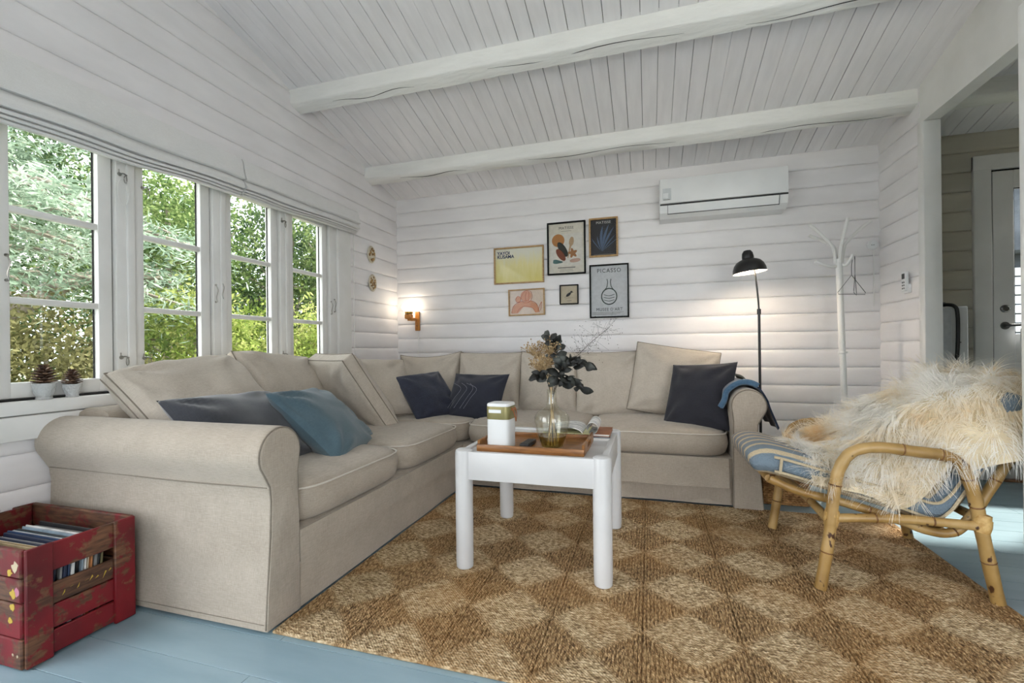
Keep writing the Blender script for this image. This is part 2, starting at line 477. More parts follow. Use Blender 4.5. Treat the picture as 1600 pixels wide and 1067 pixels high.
MB().tube([(XL + .055, 3.155, 1.86), (XL + .05, 3.158, 1.3), (XL + .05, 3.16, .80)], .0028, 6).build('blind_cord', M['trim'], trim_2)

def latch(parent, y, z, x=XL + .006, flip=1):
    """small hook-and-eye latch with a hanging ring"""
    mb = MB()
    mb.lathe([(0, .006), (.007, .006), (.009, .003), (.009, 0), (0, 0)], (x, y, z), 12, 'x')
    mb.tube(curve([(x + .004, y, z), (x + .014, y + .008 * flip, z + .004), (x + .016, y + .022 * flip, z - .002)], 4), .0032, 7)
    ring = [(x + .012, y + .018 * flip + .006 * math.sin(a), z - .020 + .017 * math.cos(a)) for a in [2 * PI * q / 14 for q in range(14)]]
    mb.tube(ring, .0019, 6, closed=True)
    mb.tube([(x + .002, y - .003 * flip, z + .004), (x + .004, y - .004 * flip, z + .022)], .0026, 6)
    return mb.build('latch', M['metal'], parent)
def stay(parent, y, z):
    mb = MB()
    mb.tube(curve([(XL + .008, y, z + .05), (XL + .016, y + .004, z + .02), (XL + .014, y - .003, z - .02), (XL + .012, y + .003, z - .045)], 5), .0026, 6)
    for dz in (.05, -.045): mb.lathe([(0, .008), (.005, .008), (.0065, 0), (0, 0)], (XL + .002, y, z + dz), 10, 'x')
    return mb.build('window_stay', M['metal'], parent)

for i, g in enumerate(gl0):
    w = struct('window_%d' % (i + 1), (XL, g, .75))
    x0, x1 = XL - .055, XL - .012
    y0, y1 = g - NS, g + GW + FS
    zb, zt = .755, 1.915
    gz0, gz1 = .815, 1.855
    mb_args = dict(b=.006, seg=2)
    B('stile', M['trim'], w, x0, x1, y0 + .005, g, zb, zt, **mb_args)
    B('sash_gap', M['gap'], w, x0 + .004, x1 - .012, y0 + .0002, y0 + .0051, zb, zt)
    B('stile', M['trim'], w, x0, x1, g + GW, y1 - .0065, zb, zt, **mb_args)
    B('sash_gap', M['gap'], w, x0 + .004, x1 - .012, y1 - .0066, y1 - .0002, zb, zt)
    B('rail', M['trim'], w, x0, x1 - .0005, g - .004, g + GW + .004, zb, gz0, **mb_args)
    B('rail', M['trim'], w, x0, x1 - .0005, g - .004, g + GW + .004, gz1, zt, **mb_args)
    mz = [1.134, 1.486]
    for q in mz: B('muntin', M['trim'], w, x0 + .006, x1 - .004, g - .003, g + GW + .003, q - .013, q + .013, b=.006, seg=2)
    zz = [gz0 - .004] + mz + [gz1 + .004]
    for a, b in zip(zz[:-1], zz[1:]):
        B('pane', M['pane'], w, XL - .038, XL - .034, g - .004, g + GW + .004, a, b)
    # dark spacer seen round the far edge of the double glazing
    B('glazing_spacer', M['gap'], w, XL - .044, XL - .0405, g + GW - .006, g + GW + .001, gz0, gz1)
    if i % 2 == 0:
        latch(w, y1 + .014, 1.745 if i == 0 else 1.785); latch(w, y1 + .014, .905)
        if i == 0:
            latch(w, g + .484 - .004, 1.72, XL - .012, 1); latch(w, g + .484 - .004, .90, XL - .012, 1)
            lp = [(XL + .022, y1 + .02 + .024 * math.sin(a), 1.665 + .062 * math.cos(a)) for a in [2 * PI * q / 22 for q in range(22)]]
            MB().tube(lp, .0012, 5, closed=True).build('cord_loop', M['trim'], w)
    else:
        stay(w, y1 + .012, 1.25); stay(w, y1 + .05, 1.27)
    if i == 0: stay(w, g - .018, 1.25)

# ------------------------------------------------------------------ roman blinds (two, side by side)
def blind(y0, y1, zt, zb0, zb1, label, seed):
    o = thing('roman_blind', label, 'blind', (XL, (y0 + y1) / 2, zb0), group='roman blinds over the window')
    n = 40
    def sheet(name, prof, th=.004, close=True):
        # prof: list of (x_off, frac) frac 0 top..1 bottom
        V = []; F = []; m = len(prof)
        for i in range(n + 1):
            t = i / n; yy = y0 + (y1 - y0) * t; zb = zb0 + (zb1 - zb0) * t
            for (xo, fr) in prof:
                w = noise.noise((yy * 3 + seed, fr * 2, seed)) * .006 + .004 * math.sin(yy * 9 + fr * 3 + seed)
                V.append((XL + xo + w * min(1, fr * 2), yy, zt + (zb - zt) * fr + .6 * w * fr))
        for i in range(n):
            for j in range(m - 1 + (1 if close else 0)):
                a, b = i * m + j, i * m + (j + 1) % m; F.append((a, a + m, b + m, b))
        F += [tuple(range(m)), tuple(range((n + 1) * m - 1, n * m - 1, -1))]
        return MB().add(V, F).build(name, M['blind'], o, angle=60)
    sheet('head_panel', [(.028, 0), (.070, .0), (.082, .1), (.094, .40), (.104, .54), (.098, .575), (.03, .56)])
    sheet('fold', [(.045, .52), (.074, .56), (.092, .66), (.102, .76), (.096, .81), (.055, .80)])
    sheet('fold', [(.040, .76), (.070, .80), (.088, .85), (.084, .89), (.05, .88)])
    sheet('fold', [(.036, .84), (.062, .875), (.078, .915), (.074, .945), (.045, .94)])
    sheet('hem', [(.032, .90), (.054, .935), (.068, .97), (.064, 1.0), (.04, .995)])
    return o
blind(.90, 2.082, 2.045, 1.765, 1.825, 'white roman blind over the two windows nearest the red crate', 1)
blind(2.094, 3.185, 2.045, 1.825, 1.872, 'white roman blind over the two windows nearest the corner', 5)

# ------------------------------------------------------------------ outside: ground, shed, trees
gnd = MB().box(-60, 60, -60, 60, -.62, -.5).build('ground', M['lawn']); gnd['kind'] = 'structure'
# stone terrace, unseen, added to bounce neutral light indoors
M['stone'] = varied('bounce_paving', srgb(206, 204, 200), srgb(222, 220, 216), .8, 3, (1, 1, 1), .3, 30, .003, 'pos')
terr = MB().box(-7, 9, -9, YN - .05, -.5, -.12).build('bounce_terrace', M['stone']); terr['kind'] = 'structure'

def leaf_mat(name, c1, c2, c3, scale=2.2):
    t = NT(name); p = t.pos()
    n = t.math('ADD', t.math('MULTIPLY', t.noise(scale, 2, p), .65), t.math('MULTIPLY', t.noise(26, 1, p), .35))
    col = t.ramp(n, [(.36, c1), (.5, c2), (.64, c3)])
    d = t.n('ShaderNodeBsdfDiffuse'); tr = t.n('ShaderNodeBsdfTranslucent'); mx = t.n('ShaderNodeMixShader'); mx.inputs[0].default_value = .45
    t.l(col, d.inputs[0]); t.l(col, tr.inputs[0]); t.l(d.outputs[0], mx.inputs[1]); t.l(tr.outputs[0], mx.inputs[2]); t.l(mx.outputs[0], t.out.inputs['Surface'])
    return t.m
M['leaf_cedar'] = leaf_mat('blue_cedar_needles', srgb(92, 112, 92), srgb(150, 170, 148), srgb(214, 224, 208))
M['leaf_yellow'] = leaf_mat('yellow_green_leaves', srgb(89, 111, 49), srgb(147, 161, 82), srgb(194, 192, 129))
M['leaf_green'] = leaf_mat('mid_green_leaves', srgb(56, 80, 46), srgb(101, 123, 70), srgb(156, 168, 113))
M['leaf_dark'] = leaf_mat('dark_evergreen_leaves', srgb(41, 61, 41), srgb(75, 96, 61), srgb(120, 134, 92))
M['leaf_brown'] = leaf_mat('brownish_conifer_leaves', srgb(82, 79, 53), srgb(122, 120, 79), srgb(163, 158, 115))
M['bark'] = varied('grey_bark', srgb(112, 104, 92), srgb(160, 150, 136), .9, 8, (1, 1, .25), .9, 30, .01, 'pos')

def leaves(name, P, size, mat, parent, flatness=0.0, aspect=.5):
    """a cloud of small diamond leaves at points P"""
    n = len(P); size = size * (0.6 + .8 * rng.random(n))
    a = rng.normal(size=(n, 3)); a[:, 2] *= (1 - flatness); a /= np.linalg.norm(a, axis=1)[:, None]
    b = rng.normal(size=(n, 3)); b[:, 2] *= (1 - flatness); b -= a * (a * b).sum(1)[:, None]; b /= np.linalg.norm(b, axis=1)[:, None]
    a *= size[:, None]; b *= (size * aspect)[:, None]
    V = np.stack([P - a, P + b * .9 - a * .1, P + a, P - b * .9 - a * .1], 1).reshape(-1, 3)
    V -= np.array(world_loc(parent))
    me = bpy.data.meshes.new(name); me.vertices.add(4 * n); me.vertices.foreach_set('co', V.ravel())
    me.loops.add(4 * n); me.loops.foreach_set('vertex_index', np.arange(4 * n)); me.polygons.add(n)
    me.polygons.foreach_set('loop_start', np.arange(0, 4 * n, 4)); me.polygons.foreach_set('loop_total', np.full(n, 4))
    me.update(calc_edges=True); me.materials.append(mat)
    o = bpy.data.objects.new(name, me); COL.objects.link(o); o.parent = parent; o['kind'] = 'stuff'; return o

def blob_pts(c, r, n, ncl=60, spread=.16, shell=.55):
    d = rng.normal(size=(ncl, 3)); d /= np.linalg.norm(d, axis=1)[:, None]
    cl = np.array(c) + d * np.array(r) * (shell + (1 - shell) * rng.random(ncl))[:, None]
    return cl[rng.integers(0, ncl, n)] + rng.normal(size=(n, 3)) * np.array(r) * spread

def plant(name, label, cat, base, c, r, n, size, mat, ncl=70, trunk=.07, limbs=6, group='trees and shrubs outside the windows', spread=.16):
    o = thing(name, label, cat, base, group=group)
    leaves('foliage', blob_pts(c, r, n, ncl, spread), size, mat, o)
    mb = MB(); b = Vector(base); cc = Vector(c)
    mb.tube(curve([b, b.lerp(cc, .5) + Vector((.1, -.08, 0)), cc + Vector((0, 0, r[2] * .5))], 6), [trunk * (1 - .75 * i / 12) for i in range(13)], 8)
    for k in range(limbs):
        a = 2 * PI * k / limbs + .4; st = b.lerp(cc, .45 + .5 * k / limbs)
        en = cc + Vector((math.cos(a) * r[0] * .8, math.sin(a) * r[1] * .8, r[2] * (.5 * math.sin(k * 2.1))))
        mb.tube(curve([st, st.lerp(en, .5) + Vector((0, 0, .12)), en], 5), [trunk * .45 * (1 - .85 * i / 10) for i in range(11)], 6)
    mb.build('trunk', M['bark'], o)
    return o

# blue cedar: tiers of drooping sprays on long level limbs
ced = thing('cedar_tree', 'large blue-green cedar with drooping tiers filling the leftmost window', 'tree', (-6.7, 2.2, -.5), group='trees and shrubs outside the windows')
mbt = MB(); mbt.tube(curve([(-6.7, 2.2, -.5), (-6.65, 2.3, 1.4), (-6.6, 2.35, 3.6), (-6.5, 2.3, 6.5)], 8), [.26 - .007 * i for i in range(25)], 10)
mbt.tube(curve([(-6.6, 2.25, .9), (-6.3, 2.85, 1.25), (-6.1, 3.5, 1.75), (-6.0, 4.3, 1.9)], 6), [.15 - .006 * i for i in range(19)], 8)
PP = []
for k in range(64):
    zz = 1.5 + 5.2 * (k / 64) ** .9; a = rng.uniform(-.9, 2.2) if k % 4 else rng.uniform(0, 6.28)
    L = rng.uniform(1.4, 3.3) * (1 - .06 * zz); d = Vector((math.cos(a), math.sin(a), 0)); s = Vector((-6.6, 2.3, zz))
    pts = [s, s + d * L * .5 + Vector((0, 0, .12)), s + d * L + Vector((0, 0, -.22))]
    cv = curve(pts, 6); mbt.tube(cv, [.045 * (1 - .8 * i / 12) for i in range(13)], 5)
    side = Vector((-d.y, d.x, 0))
    for p in cv[3:]:
        m = 80
        off = rng.normal(size=(m, 3)); q = np.array(p)[None] + off[:, :1] * np.array(side)[None] * .34 + off[:, 1:2] * np.array(d)[None] * .16
        q[:, 2] += off[:, 2] * .035 - .25 * off[:, 0] ** 2 * .34
        PP.append(q)
PP = np.concatenate(PP)
mbt.build('trunk', M['bark'], ced)
leaves('foliage', PP, .05, M['leaf_cedar'], ced, .45, .22)

plant('conifer_shrub', 'brownish green conifer shrub low in the leftmost window', 'shrub', (-5.6, 2.9, -.5), (-5.6, 2.95, .55), (.75, .8, .95), 11000, .032, M['leaf_brown'], 90, .05)
plant('yellow_shrub', 'yellow-green bush low in the second window from the left', 'shrub', (-5.4, 4.25, -.5), (-5.4, 4.3, .65), (.7, .75, 1.0), 12000, .034, M['leaf_yellow'], 90, .05)
plant('broadleaf_shrub', 'bright green bush low in the third window from the left', 'shrub', (-5.3, 5.6, -.5), (-5.3, 5.6, .7), (.75, .8, 1.05), 12000, .034, M['leaf_yellow'], 90, .05)
plant('broadleaf_shrub', 'green bush low in the fourth window from the left', 'shrub', (-4.9, 6.4, -.5), (-4.9, 6.5, .6), (.7, .8, 1.0), 12000, .034, M['leaf_yellow'], 90, .05)
plant('broadleaf_tree', 'green tree behind the bush in the second window', 'tree', (-7.6, 5.7, -.5), (-7.6, 5.6, 2.5), (1.2, 1.3, 1.6), 15000, .042, M['leaf_green'], 120, .12, 10)
plant('broadleaf_tree', 'dark green tree with open branches in the third window', 'tree', (-7.4, 8.2, -.5), (-7.4, 8.0, 2.6), (1.2, 1.3, 1.7), 13000, .042, M['leaf_dark'], 90, .13, 12)
plant('broadleaf_tree', 'tree with a pale bent trunk in the fourth window', 'tree', (-5.6, 7.7, -.5), (-5.7, 7.9, 2.4), (1.0, 1.1, 1.4), 11000, .04, M['leaf_green'], 90, .10, 12)
plant('evergreen_tree', 'dark evergreen far behind the cedar in the leftmost window', 'tree', (-10.5, 4.2, -.5), (-10.5, 4.6, 2.6), (1.9, 2.6, 3.2), 24000, .06, M['leaf_dark'], 120, .14)
plant('evergreen_tree', 'distant green tree behind the second and third windows', 'tree', (-11.5, 8.8, -.5), (-11.5, 8.8, 2.4), (2.0, 2.6, 2.9), 20000, .06, M['leaf_green'], 120, .14)
plant('evergreen_tree', 'distant dark tree behind the fourth window', 'tree', (-9.5, 11.6, -.5), (-9.5, 11.4, 1.7), (2.0, 2.2, 2.3), 15000, .055, M['leaf_dark'], 120, .14)

# shed beyond the entrance door: dark roof, white clapboards
shed = thing('garden_shed', 'white clapboard shed with dark roof seen through the door glass', 'shed', (7.2, 9.0, -.5))
mS = varied('shed_paint', srgb(196, 200, 206), srgb(214, 218, 224), .6, 4)
mD = varied('dark_roofing', srgb(44, 50, 58), srgb(70, 76, 84), .8, 4)
B('wall', mD, shed, 4.0, 10.0, 9.05, 11.5, -.5, 2.35)
for k in range(18): B('clapboard', mS, shed, 4.0, 10.0, 9.0 - .02 * (k % 2), 9.06, -.5 + .145 * k, -.5 + .145 * k + .125, b=.01)
MB().prism([(3.6, 2.3), (10.4, 2.3), (7.0, 4.6)], 8.6, 11.7, 'y').build('roof', mD, shed, smooth=False)
for sgn in (1, -1):
    MB().prism([(7 + sgn * 3.5, 2.2), (7 + sgn * 3.5, 2.42), (7.0, 4.8), (7.0, 4.58)], 8.5, 8.62, 'y').build('bargeboard', mS, shed, smooth=False)
# ================================================================== RUG: sewn squares of coiled seagrass rope
CA = .297; RX0, RX1, RY0, RY1 = -1.185, 1.185, 1.206, 2.83
CX0, CY0 = .12, 1.522
def rug_mat():
    t = NT('seagrass_rope'); p = t.pos(); sp = t.n('ShaderNodeSeparateXYZ'); t.l(p, sp.inputs[0])
    x, yv = sp.outputs[0], sp.outputs[1]
    warp = t.math('MULTIPLY', t.math('SUBTRACT', t.noise(9, 2, p), .5), .03)
    dx = t.math('PINGPONG', t.math('SUBTRACT', x, CX0 + 30 * -CA), CA / 2); dy = t.math('PINGPONG', t.math('SUBTRACT', yv, CY0 - 30 * CA), CA / 2)
    rd = t.math('POWER', t.math('ADD', t.math('POWER', dx, 1.16), t.math('POWER', dy, 1.16)), 1 / 1.16)
    m = t.math('ADD', t.math('SUBTRACT', CA / 2 - .010, rd), warp)
    light = t.math('SMOOTH_MAX', 0.0, t.math('MINIMUM', t.math('MULTIPLY_ADD', m, 30.0, .5), 1.0), .05)
    # strands: fine streaks along the rope, across it in the other diamonds
    s1 = t.noise(1, 2, t.mapv(p, (60, 260, 60))); s2 = t.noise(1, 2, t.mapv(p, (260, 60, 60)))
    st = t.mix(light, s2, s1)
    big = t.noise(2.3, 3, p)
    cl = t.ramp(st, [(.34, srgb(116, 92, 62)), (.5, srgb(180, 154, 116)), (.66, srgb(226, 204, 168))])
    cd = t.ramp(st, [(.34, srgb(92, 66, 38)), (.5, srgb(158, 124, 82)), (.66, srgb(214, 182, 136))])
    col = t.mix(light, cd, cl)  # paler diamonds: sheen of the rope direction painted into the colour
    col = t.mix(t.ramp(big, [(.45, (0, 0, 0, 1)), (.7, (.45, .45, .45, 1))]), col, srgb(170, 122, 62))
    tw = t.n('ShaderNodeTexWave', bands_direction='DIAGONAL'); tw.inputs['Scale'].default_value = 60; tw.inputs['Distortion'].default_value = 4; tw.inputs['Detail'].default_value = 2
    t.l(p, tw.inputs['Vector'])
    t.bsdf(col, .8, t.bump(t.math('ADD', st, t.math('MULTIPLY', tw.outputs['Fac'], .5)), .8, .004))
    return t.m
M['rug'] = rug_mat()
rug = thing('seagrass_rug', 'brown seagrass rug with light and dark woven diamonds under the coffee table', 'rug', ((RX0 + RX1) / 2, (RY0 + RY1) / 2, 0))
MB().box(RX0, RX1, RY0, RY1, .0005, .006).build('backing', M['rug'], rug)
PITCH = .0124
def rug_h(dx, dy):
    a, b = np.abs(dy), CA / 2 - np.abs(dx)
    k = .022; h = np.clip(.5 + .5 * (b - a) / k, 0, 1); f = b * (1 - h) + a * h - k * h * (1 - h)
    lt = a < b
    g = np.where(lt, dx, dy)
    fr = (f / PITCH) % 1.0
    hh = np.sqrt(np.clip(1 - (2 * fr - 1) ** 2 * .98, 0, 1))
    tw = .5 + .5 * np.cos(2 * PI * (g / .0135 + fr * .55))
    return .0045 + .0082 * hh + .0022 * tw * hh
_rc = {}
def rug_square(cx, cy):
    x0, x1 = max(cx - CA / 2, RX0), min(cx + CA / 2, RX1); y0, y1 = max(cy - CA / 2, RY0), min(cy + CA / 2, RY1)
    key = tuple(round(q, 4) for q in (x0 - cx, x1 - cx, y0 - cy, y1 - cy))
    if key not in _rc:
        nx = max(3, int((x1 - x0) / .0024)); ny = max(3, int((y1 - y0) / .0024))
        X, Y = np.meshgrid(np.linspace(x0 - cx, x1 - cx, nx), np.linspace(y0 - cy, y1 - cy, ny))
        Z = rug_h(X, Y)
        ed = np.minimum(np.minimum(X - (x0 - cx), (x1 - cx) - X), np.minimum(Y - (y0 - cy), (y1 - cy) - Y)); Z = Z - .004 * np.exp(-ed / .0015)
        V = np.stack([X, Y, Z], -1).reshape(-1, 3); idx = np.arange(nx * ny).reshape(ny, nx)
        Q = np.stack([idx[:-1, :-1], idx[:-1, 1:], idx[1:, 1:], idx[1:, :-1]], -1).reshape(-1, 4)
        me = bpy.data.meshes.new('woven_square'); me.vertices.add(len(V)); me.vertices.foreach_set('co', V.ravel())
        me.loops.add(Q.size); me.loops.foreach_set('vertex_index', Q.ravel()); me.polygons.add(len(Q))
        me.polygons.foreach_set('loop_start', np.arange(0, Q.size, 4)); me.polygons.foreach_set('loop_total', np.full(len(Q), 4))
        me.update(calc_edges=True); me.shade_smooth(); me.materials.append(M['rug']); _rc[key] = me
    o = world_loc(rug)
    inst('woven_square', _rc[key], rug, (cx - o.x, cy - o.y, 0))
for i in range(-5, 5):
    for j in range(-2, 5):
        cx, cy = CX0 + i * CA, CY0 + j * CA
        if cx - CA / 2 < RX1 - .01 and cx + CA / 2 > RX0 + .01 and cy - CA / 2 < RY1 - .01 and cy + CA / 2 > RY0 + .01: rug_square(cx, cy)
# bound rope round the edge
pts = []
for (a, b) in [((RX0, RY0), (RX1, RY0)), ((RX1, RY0), (RX1, RY1)), ((RX1, RY1), (RX0, RY1)), ((RX0, RY1), (RX0, RY0))]:
    for q in range(40):
        t = q / 40; pts.append((a[0] + (b[0] - a[0]) * t + .002 * noise.noise((q * .9, a[0], 1)), a[1] + (b[1] - a[1]) * t + .002 * noise.noise((q * .9, a[1], 4)), .007))
MB().tube(pts, .0065, 7, closed=True).build('edge_rope', M['rug'], rug)

# ================================================================== SOFA
M['pipe_light'] = fabric('pale_piping', srgb(206, 198, 186), srgb(222, 215, 204))
sofa = thing('corner_sofa', 'beige linen slipcovered corner sofa with rolled arms along two walls', 'sofa', (-1.75, 3.3, 0))
SX, SY = -1.2, 2.835      # front of the left run, front of the back run
def arc(cx, cy, r, a0, a1, n, sx=1): return [(cx + sx * r * math.cos(math.radians(a0 + (a1 - a0) * i / n)), cy + r * math.sin(math.radians(a0 + (a1 - a0) * i / n))) for i in range(n + 1)]
def arm_profile(inner, sgn, top):
    """closed outline (across, up): inner face at 'inner', roll bulging away in direction -sgn"""
    c = inner - sgn * .082
    P = [(inner, .012), (inner, .3), (inner + sgn * .001, .50)]
    P += [(c + sgn * .092 * math.cos(math.radians(a)), top - .094 + .094 * math.sin(math.radians(a))) for a in range(-5, 206, 12)]
    P += [(inner - sgn * .148, top - .165), (inner - sgn * .130, top - .20), (inner - sgn * .124, top - .25), (inner - sgn * .128, .3), (inner - sgn * .142, .12), (inner - sgn * .150, .012)]
    return P
def puff_prism(poly, a0, a1, axis, rnd=.02, steps=5, end=1):
    """extrusion whose 'a1' end is rounded over"""
    n = len(poly); cx = sum(p[0] for p in poly) / n; cy = sum(p[1] for p in poly) / n
    rings = [(a0, 0)] + [(a0 + (a1 - a0) * t, 0) for t in (.15, .3, .45, .6, .75, .9)]
    d = 1 if a1 > a0 else -1
    rings += [(a1 - d * rnd + d * rnd * math.sin(q * PI / 2 / steps), rnd * (1 - math.cos(q * PI / 2 / steps))) for q in range(steps + 1)]
    V = []
    for a, ins in rings:
        for (u, v) in poly:
            k = Vector((cx - u, cy - v)); L = k.length; k = k / L if L > 0 else k
            wob = .0025 * noise.noise((a * 4, u * 5, v * 5))
            uu, vv = u + k.x * (ins * .8) + wob, max(.008, v + k.y * ins * .8 + wob) if v > .02 else v
            V.append({'x': (a, uu, vv), 'y': (uu, a, vv)}[axis])
    F = []
    for i in range(len(rings) - 1):
        for j in range(n): F.append((i * n + j, i * n + (j + 1) % n, (i + 1) * n + (j + 1) % n, (i + 1) * n + j))
    F += [tuple(range(n)), tuple(range(len(rings) * n - 1, (len(rings) - 1) * n - 1, -1))]
    return V, F
# near arm (runs along x) and far arm (runs along y)
pL = arm_profile(1.338, 1, .672)
armL = MB().add(*puff_prism(pL, -2.29, SX + .004, 'x')).build('armrest', M['sofa'], sofa, angle=60)
pR = [(u, v) for u, v in arm_profile(.452, -1, .684)]
armR = MB().add(*puff_prism(pR, 3.84, SY - .02, 'y')).build('armrest', M['sofa'], sofa, angle=60)
def arm_piping(poly, a, axis, parent, ins=.012):
    n = len(poly); cx = sum(p[0] for p in poly) / n; cy = sum(p[1] for p in poly) / n; pts = []
    for u, v in poly:
        k = Vector((cx - u, cy - v)).normalized() * ins; pts.append({'x': (a, u + k.x, v + k.y), 'y': (u + k.x, a, v + k.y)}[axis])
    MB().tube(pts, .0035, 6).build('piping', M['sofa_pipe'], parent)
arm_piping(pL, SX - .002, 'x', armL, .005); arm_piping(pR, SY - .016, 'y', armR, .005)
MB().tube([(x, 1.2055 + .001 * math.sin(x * 9), .474 + .003 * math.sin(x * 5)) for x in np.linspace(-2.28, SX - .01, 30)], .0022, 5).build('seam', M['sofa_pipe'], armL)
MB().tube([(x, 1.188 + .0006 * math.sin(x * 9), .032) for x in np.linspace(-2.28, SX - .01, 30)], .0012, 5).build('hem', M['sofa_pipe'], armL)

def drape(axis, a0, a1, face, z0, z1, out, amp=.004, th=.012, seed=0, flare=.012):
    """hanging cover panel: wavy sheet, 'out' = +1/-1 outward direction of its face"""
    n, m = 60, 8; V = []; F = []
    for side in (0, 1):
        for j in range(m + 1):
            for i in range(n + 1):
                a = a0 + (a1 - a0) * i / n; t = j / m; z = z1 + (z0 - z1) * t
                w = amp * t * (noise.noise((a * 3.2, seed, 0)) + .6 * math.sin(a * 11 + seed)) + flare * t * t
                f = face + out * w - (out * th if side else 0)
                V.append((a, f, z) if axis == 'x' else (f, a, z))
    S = (n + 1) * (m + 1)
    for j in range(m):
        for i in range(n):
            a = j * (n + 1) + i; F.append((a, a + 1, a + n + 2, a + n + 1)); F.append((S + a, S + a + n + 1, S + a + n + 2, S + a + 1))
    for i in range(n):
        F.append((i, S + i, S + i + 1, i + 1)); b = m * (n + 1) + i; F.append((b, b + 1, S + b + 1, S + b))
    for j in range(m):
        a = j * (n + 1); F.append((a, a + n + 1, S + a + n + 1, S + a)); b = a + n; F.append((b, S + b, S + b + n + 1, b + n + 1))
    return V, F
# boxes under the seats
B('base', M['sofa'], sofa, -2.27, SX - .016, 1.335, 3.82, .02, .285, b=.012, seg=2)
B('base', M['sofa'], sofa, SX - .03, .455, SY + .016, 3.82, .02, .285, b=.012, seg=2)
MB().add(*drape('y', 1.338, SY + .01, SX - .008, .012, .285, 1, .004, .01, 2, .008)).build('skirt', M['sofa'], sofa, angle=70)
MB().add(*drape('y', 1.343, SY + .005, SX - .001, .172, .285, 1, .0015, .008, 2, .002)).build('skirt_flap', M['sofa'], sofa, angle=70)
MB().add(*drape('x', SX - .01, .45, SY + .024, .016, .2, -1, .008, .01, 4, .006)).build('skirt', M['sofa'], sofa, angle=70)
MB().add(*drape('x', SX, .432, SY + .002, .118, .285, -1, .010, .006, 7, .016)).build('skirt_flap', M['sofa'], sofa, angle=70)
# low backs
def back_poly(f, w, top): return [(f, .03), (f, top - .06), (f + w * .08, top - .02), (f + w * .3, top), (f + w * .7, top), (f + w * .92, top - .02), (f + w, top - .06), (f + w, .03)]
MB().prism(back_poly(-2.285, .2, .70), 1.30, 3.85, 'y').build('backrest', M['sofa'], sofa, angle=60)
MB().prism(back_poly(3.635, .2, .70), -2.28, .44, 'x').build('backrest', M['sofa'], sofa, angle=60)

def seat_geo(w, d, h, rc=.05, dome=.03, seed=0, N=80):
    """box cushion with a domed top; origin at the middle of its bottom"""
    def outline(k):
        t = 2 * PI * (k + .5) / N; c, s = math.cos(t), math.sin(t); p = 7.0
        q = (abs(c) ** p + abs(s) ** p) ** (-1 / p); return c * q, s * q
    O = [outline(k) for k in range(N)]
    prof = [(0, 0), (.5, 0), (.9, 0), (.965, .004), (.988, .018), (.998, .045), (1.004, h * .5), (1.0, h - .035), (.990, h - .012), (.975, h + .000), (.93, h + dome * .3), (.8, h + dome * .62), (.6, h + dome * .86), (.35, h + dome), (.12, h + dome), (0, h + dome)]
    V = []; idx = []; F = []
    for s, z in prof:
        if s == 0: idx.append([len(V)]); V.append((0, 0, z))
        else:
            row = []
            for (a, b) in O:
                x, yv = a * w / 2, b * d / 2
                x = math.copysign(max(0, w / 2 - (1 - s) * min(w, d) / 2 * (w / min(w, d))), a) * abs(a) if False else a * (w / 2) * s
                yv = b * (d / 2) * s
                if s > .96: x, yv = a * (w / 2 - (1 - s) * .8), b * (d / 2 - (1 - s) * .8)
                wz = .006 * noise.noise((x * 4 + seed, yv * 4, seed)) if z > h * .6 and s < .98 else 0
                row.append(len(V)); V.append((x, yv, z + wz))
            idx.append(row)
    for A, Bq in zip(idx[:-1], idx[1:]):
        for k in range(N):
            k2 = (k + 1) % N
            if len(A) == 1: F.append((A[0], Bq[k2], Bq[k]))
            elif len(Bq) == 1: F.append((A[k], A[k2], Bq[0]))
            else: F.append((A[k], A[k2], Bq[k2], Bq[k]))
    pipe = [(a * (w / 2 - .004), b * (d / 2 - .004), h - .004) for a, b in O]
    return V, F, pipe
def seat(x0, x1, y0, y1, z0=.286, h=.135, dome=.03, seed=0):
    V, F, pipe = seat_geo(x1 - x0, y1 - y0, h, dome=dome, seed=seed); c = ((x0 + x1) / 2, (y0 + y1) / 2, z0)
    mv = lambda L: [(p[0] + c[0], p[1] + c[1], p[2] + c[2]) for p in L]
    o = MB().add(mv(V), F).build('seat_cushion', M['sofa'], sofa, angle=60)
    MB().tube(mv(pipe), .0038, 6, closed=True).build('piping', M['pipe_light'], o)
seat(-2.09, SX + .004, 1.343, 2.095, seed=1); seat(-2.09, SX + .004, 2.1, SY - .005, seed=2)
seat(-2.09, SX - .002, SY, 3.64, seed=3, dome=.02)
seat(SX + .002, -.382, SY - .008, 3.64, seed=4); seat(-.378, .447, SY - .008, 3.64, seed=5)

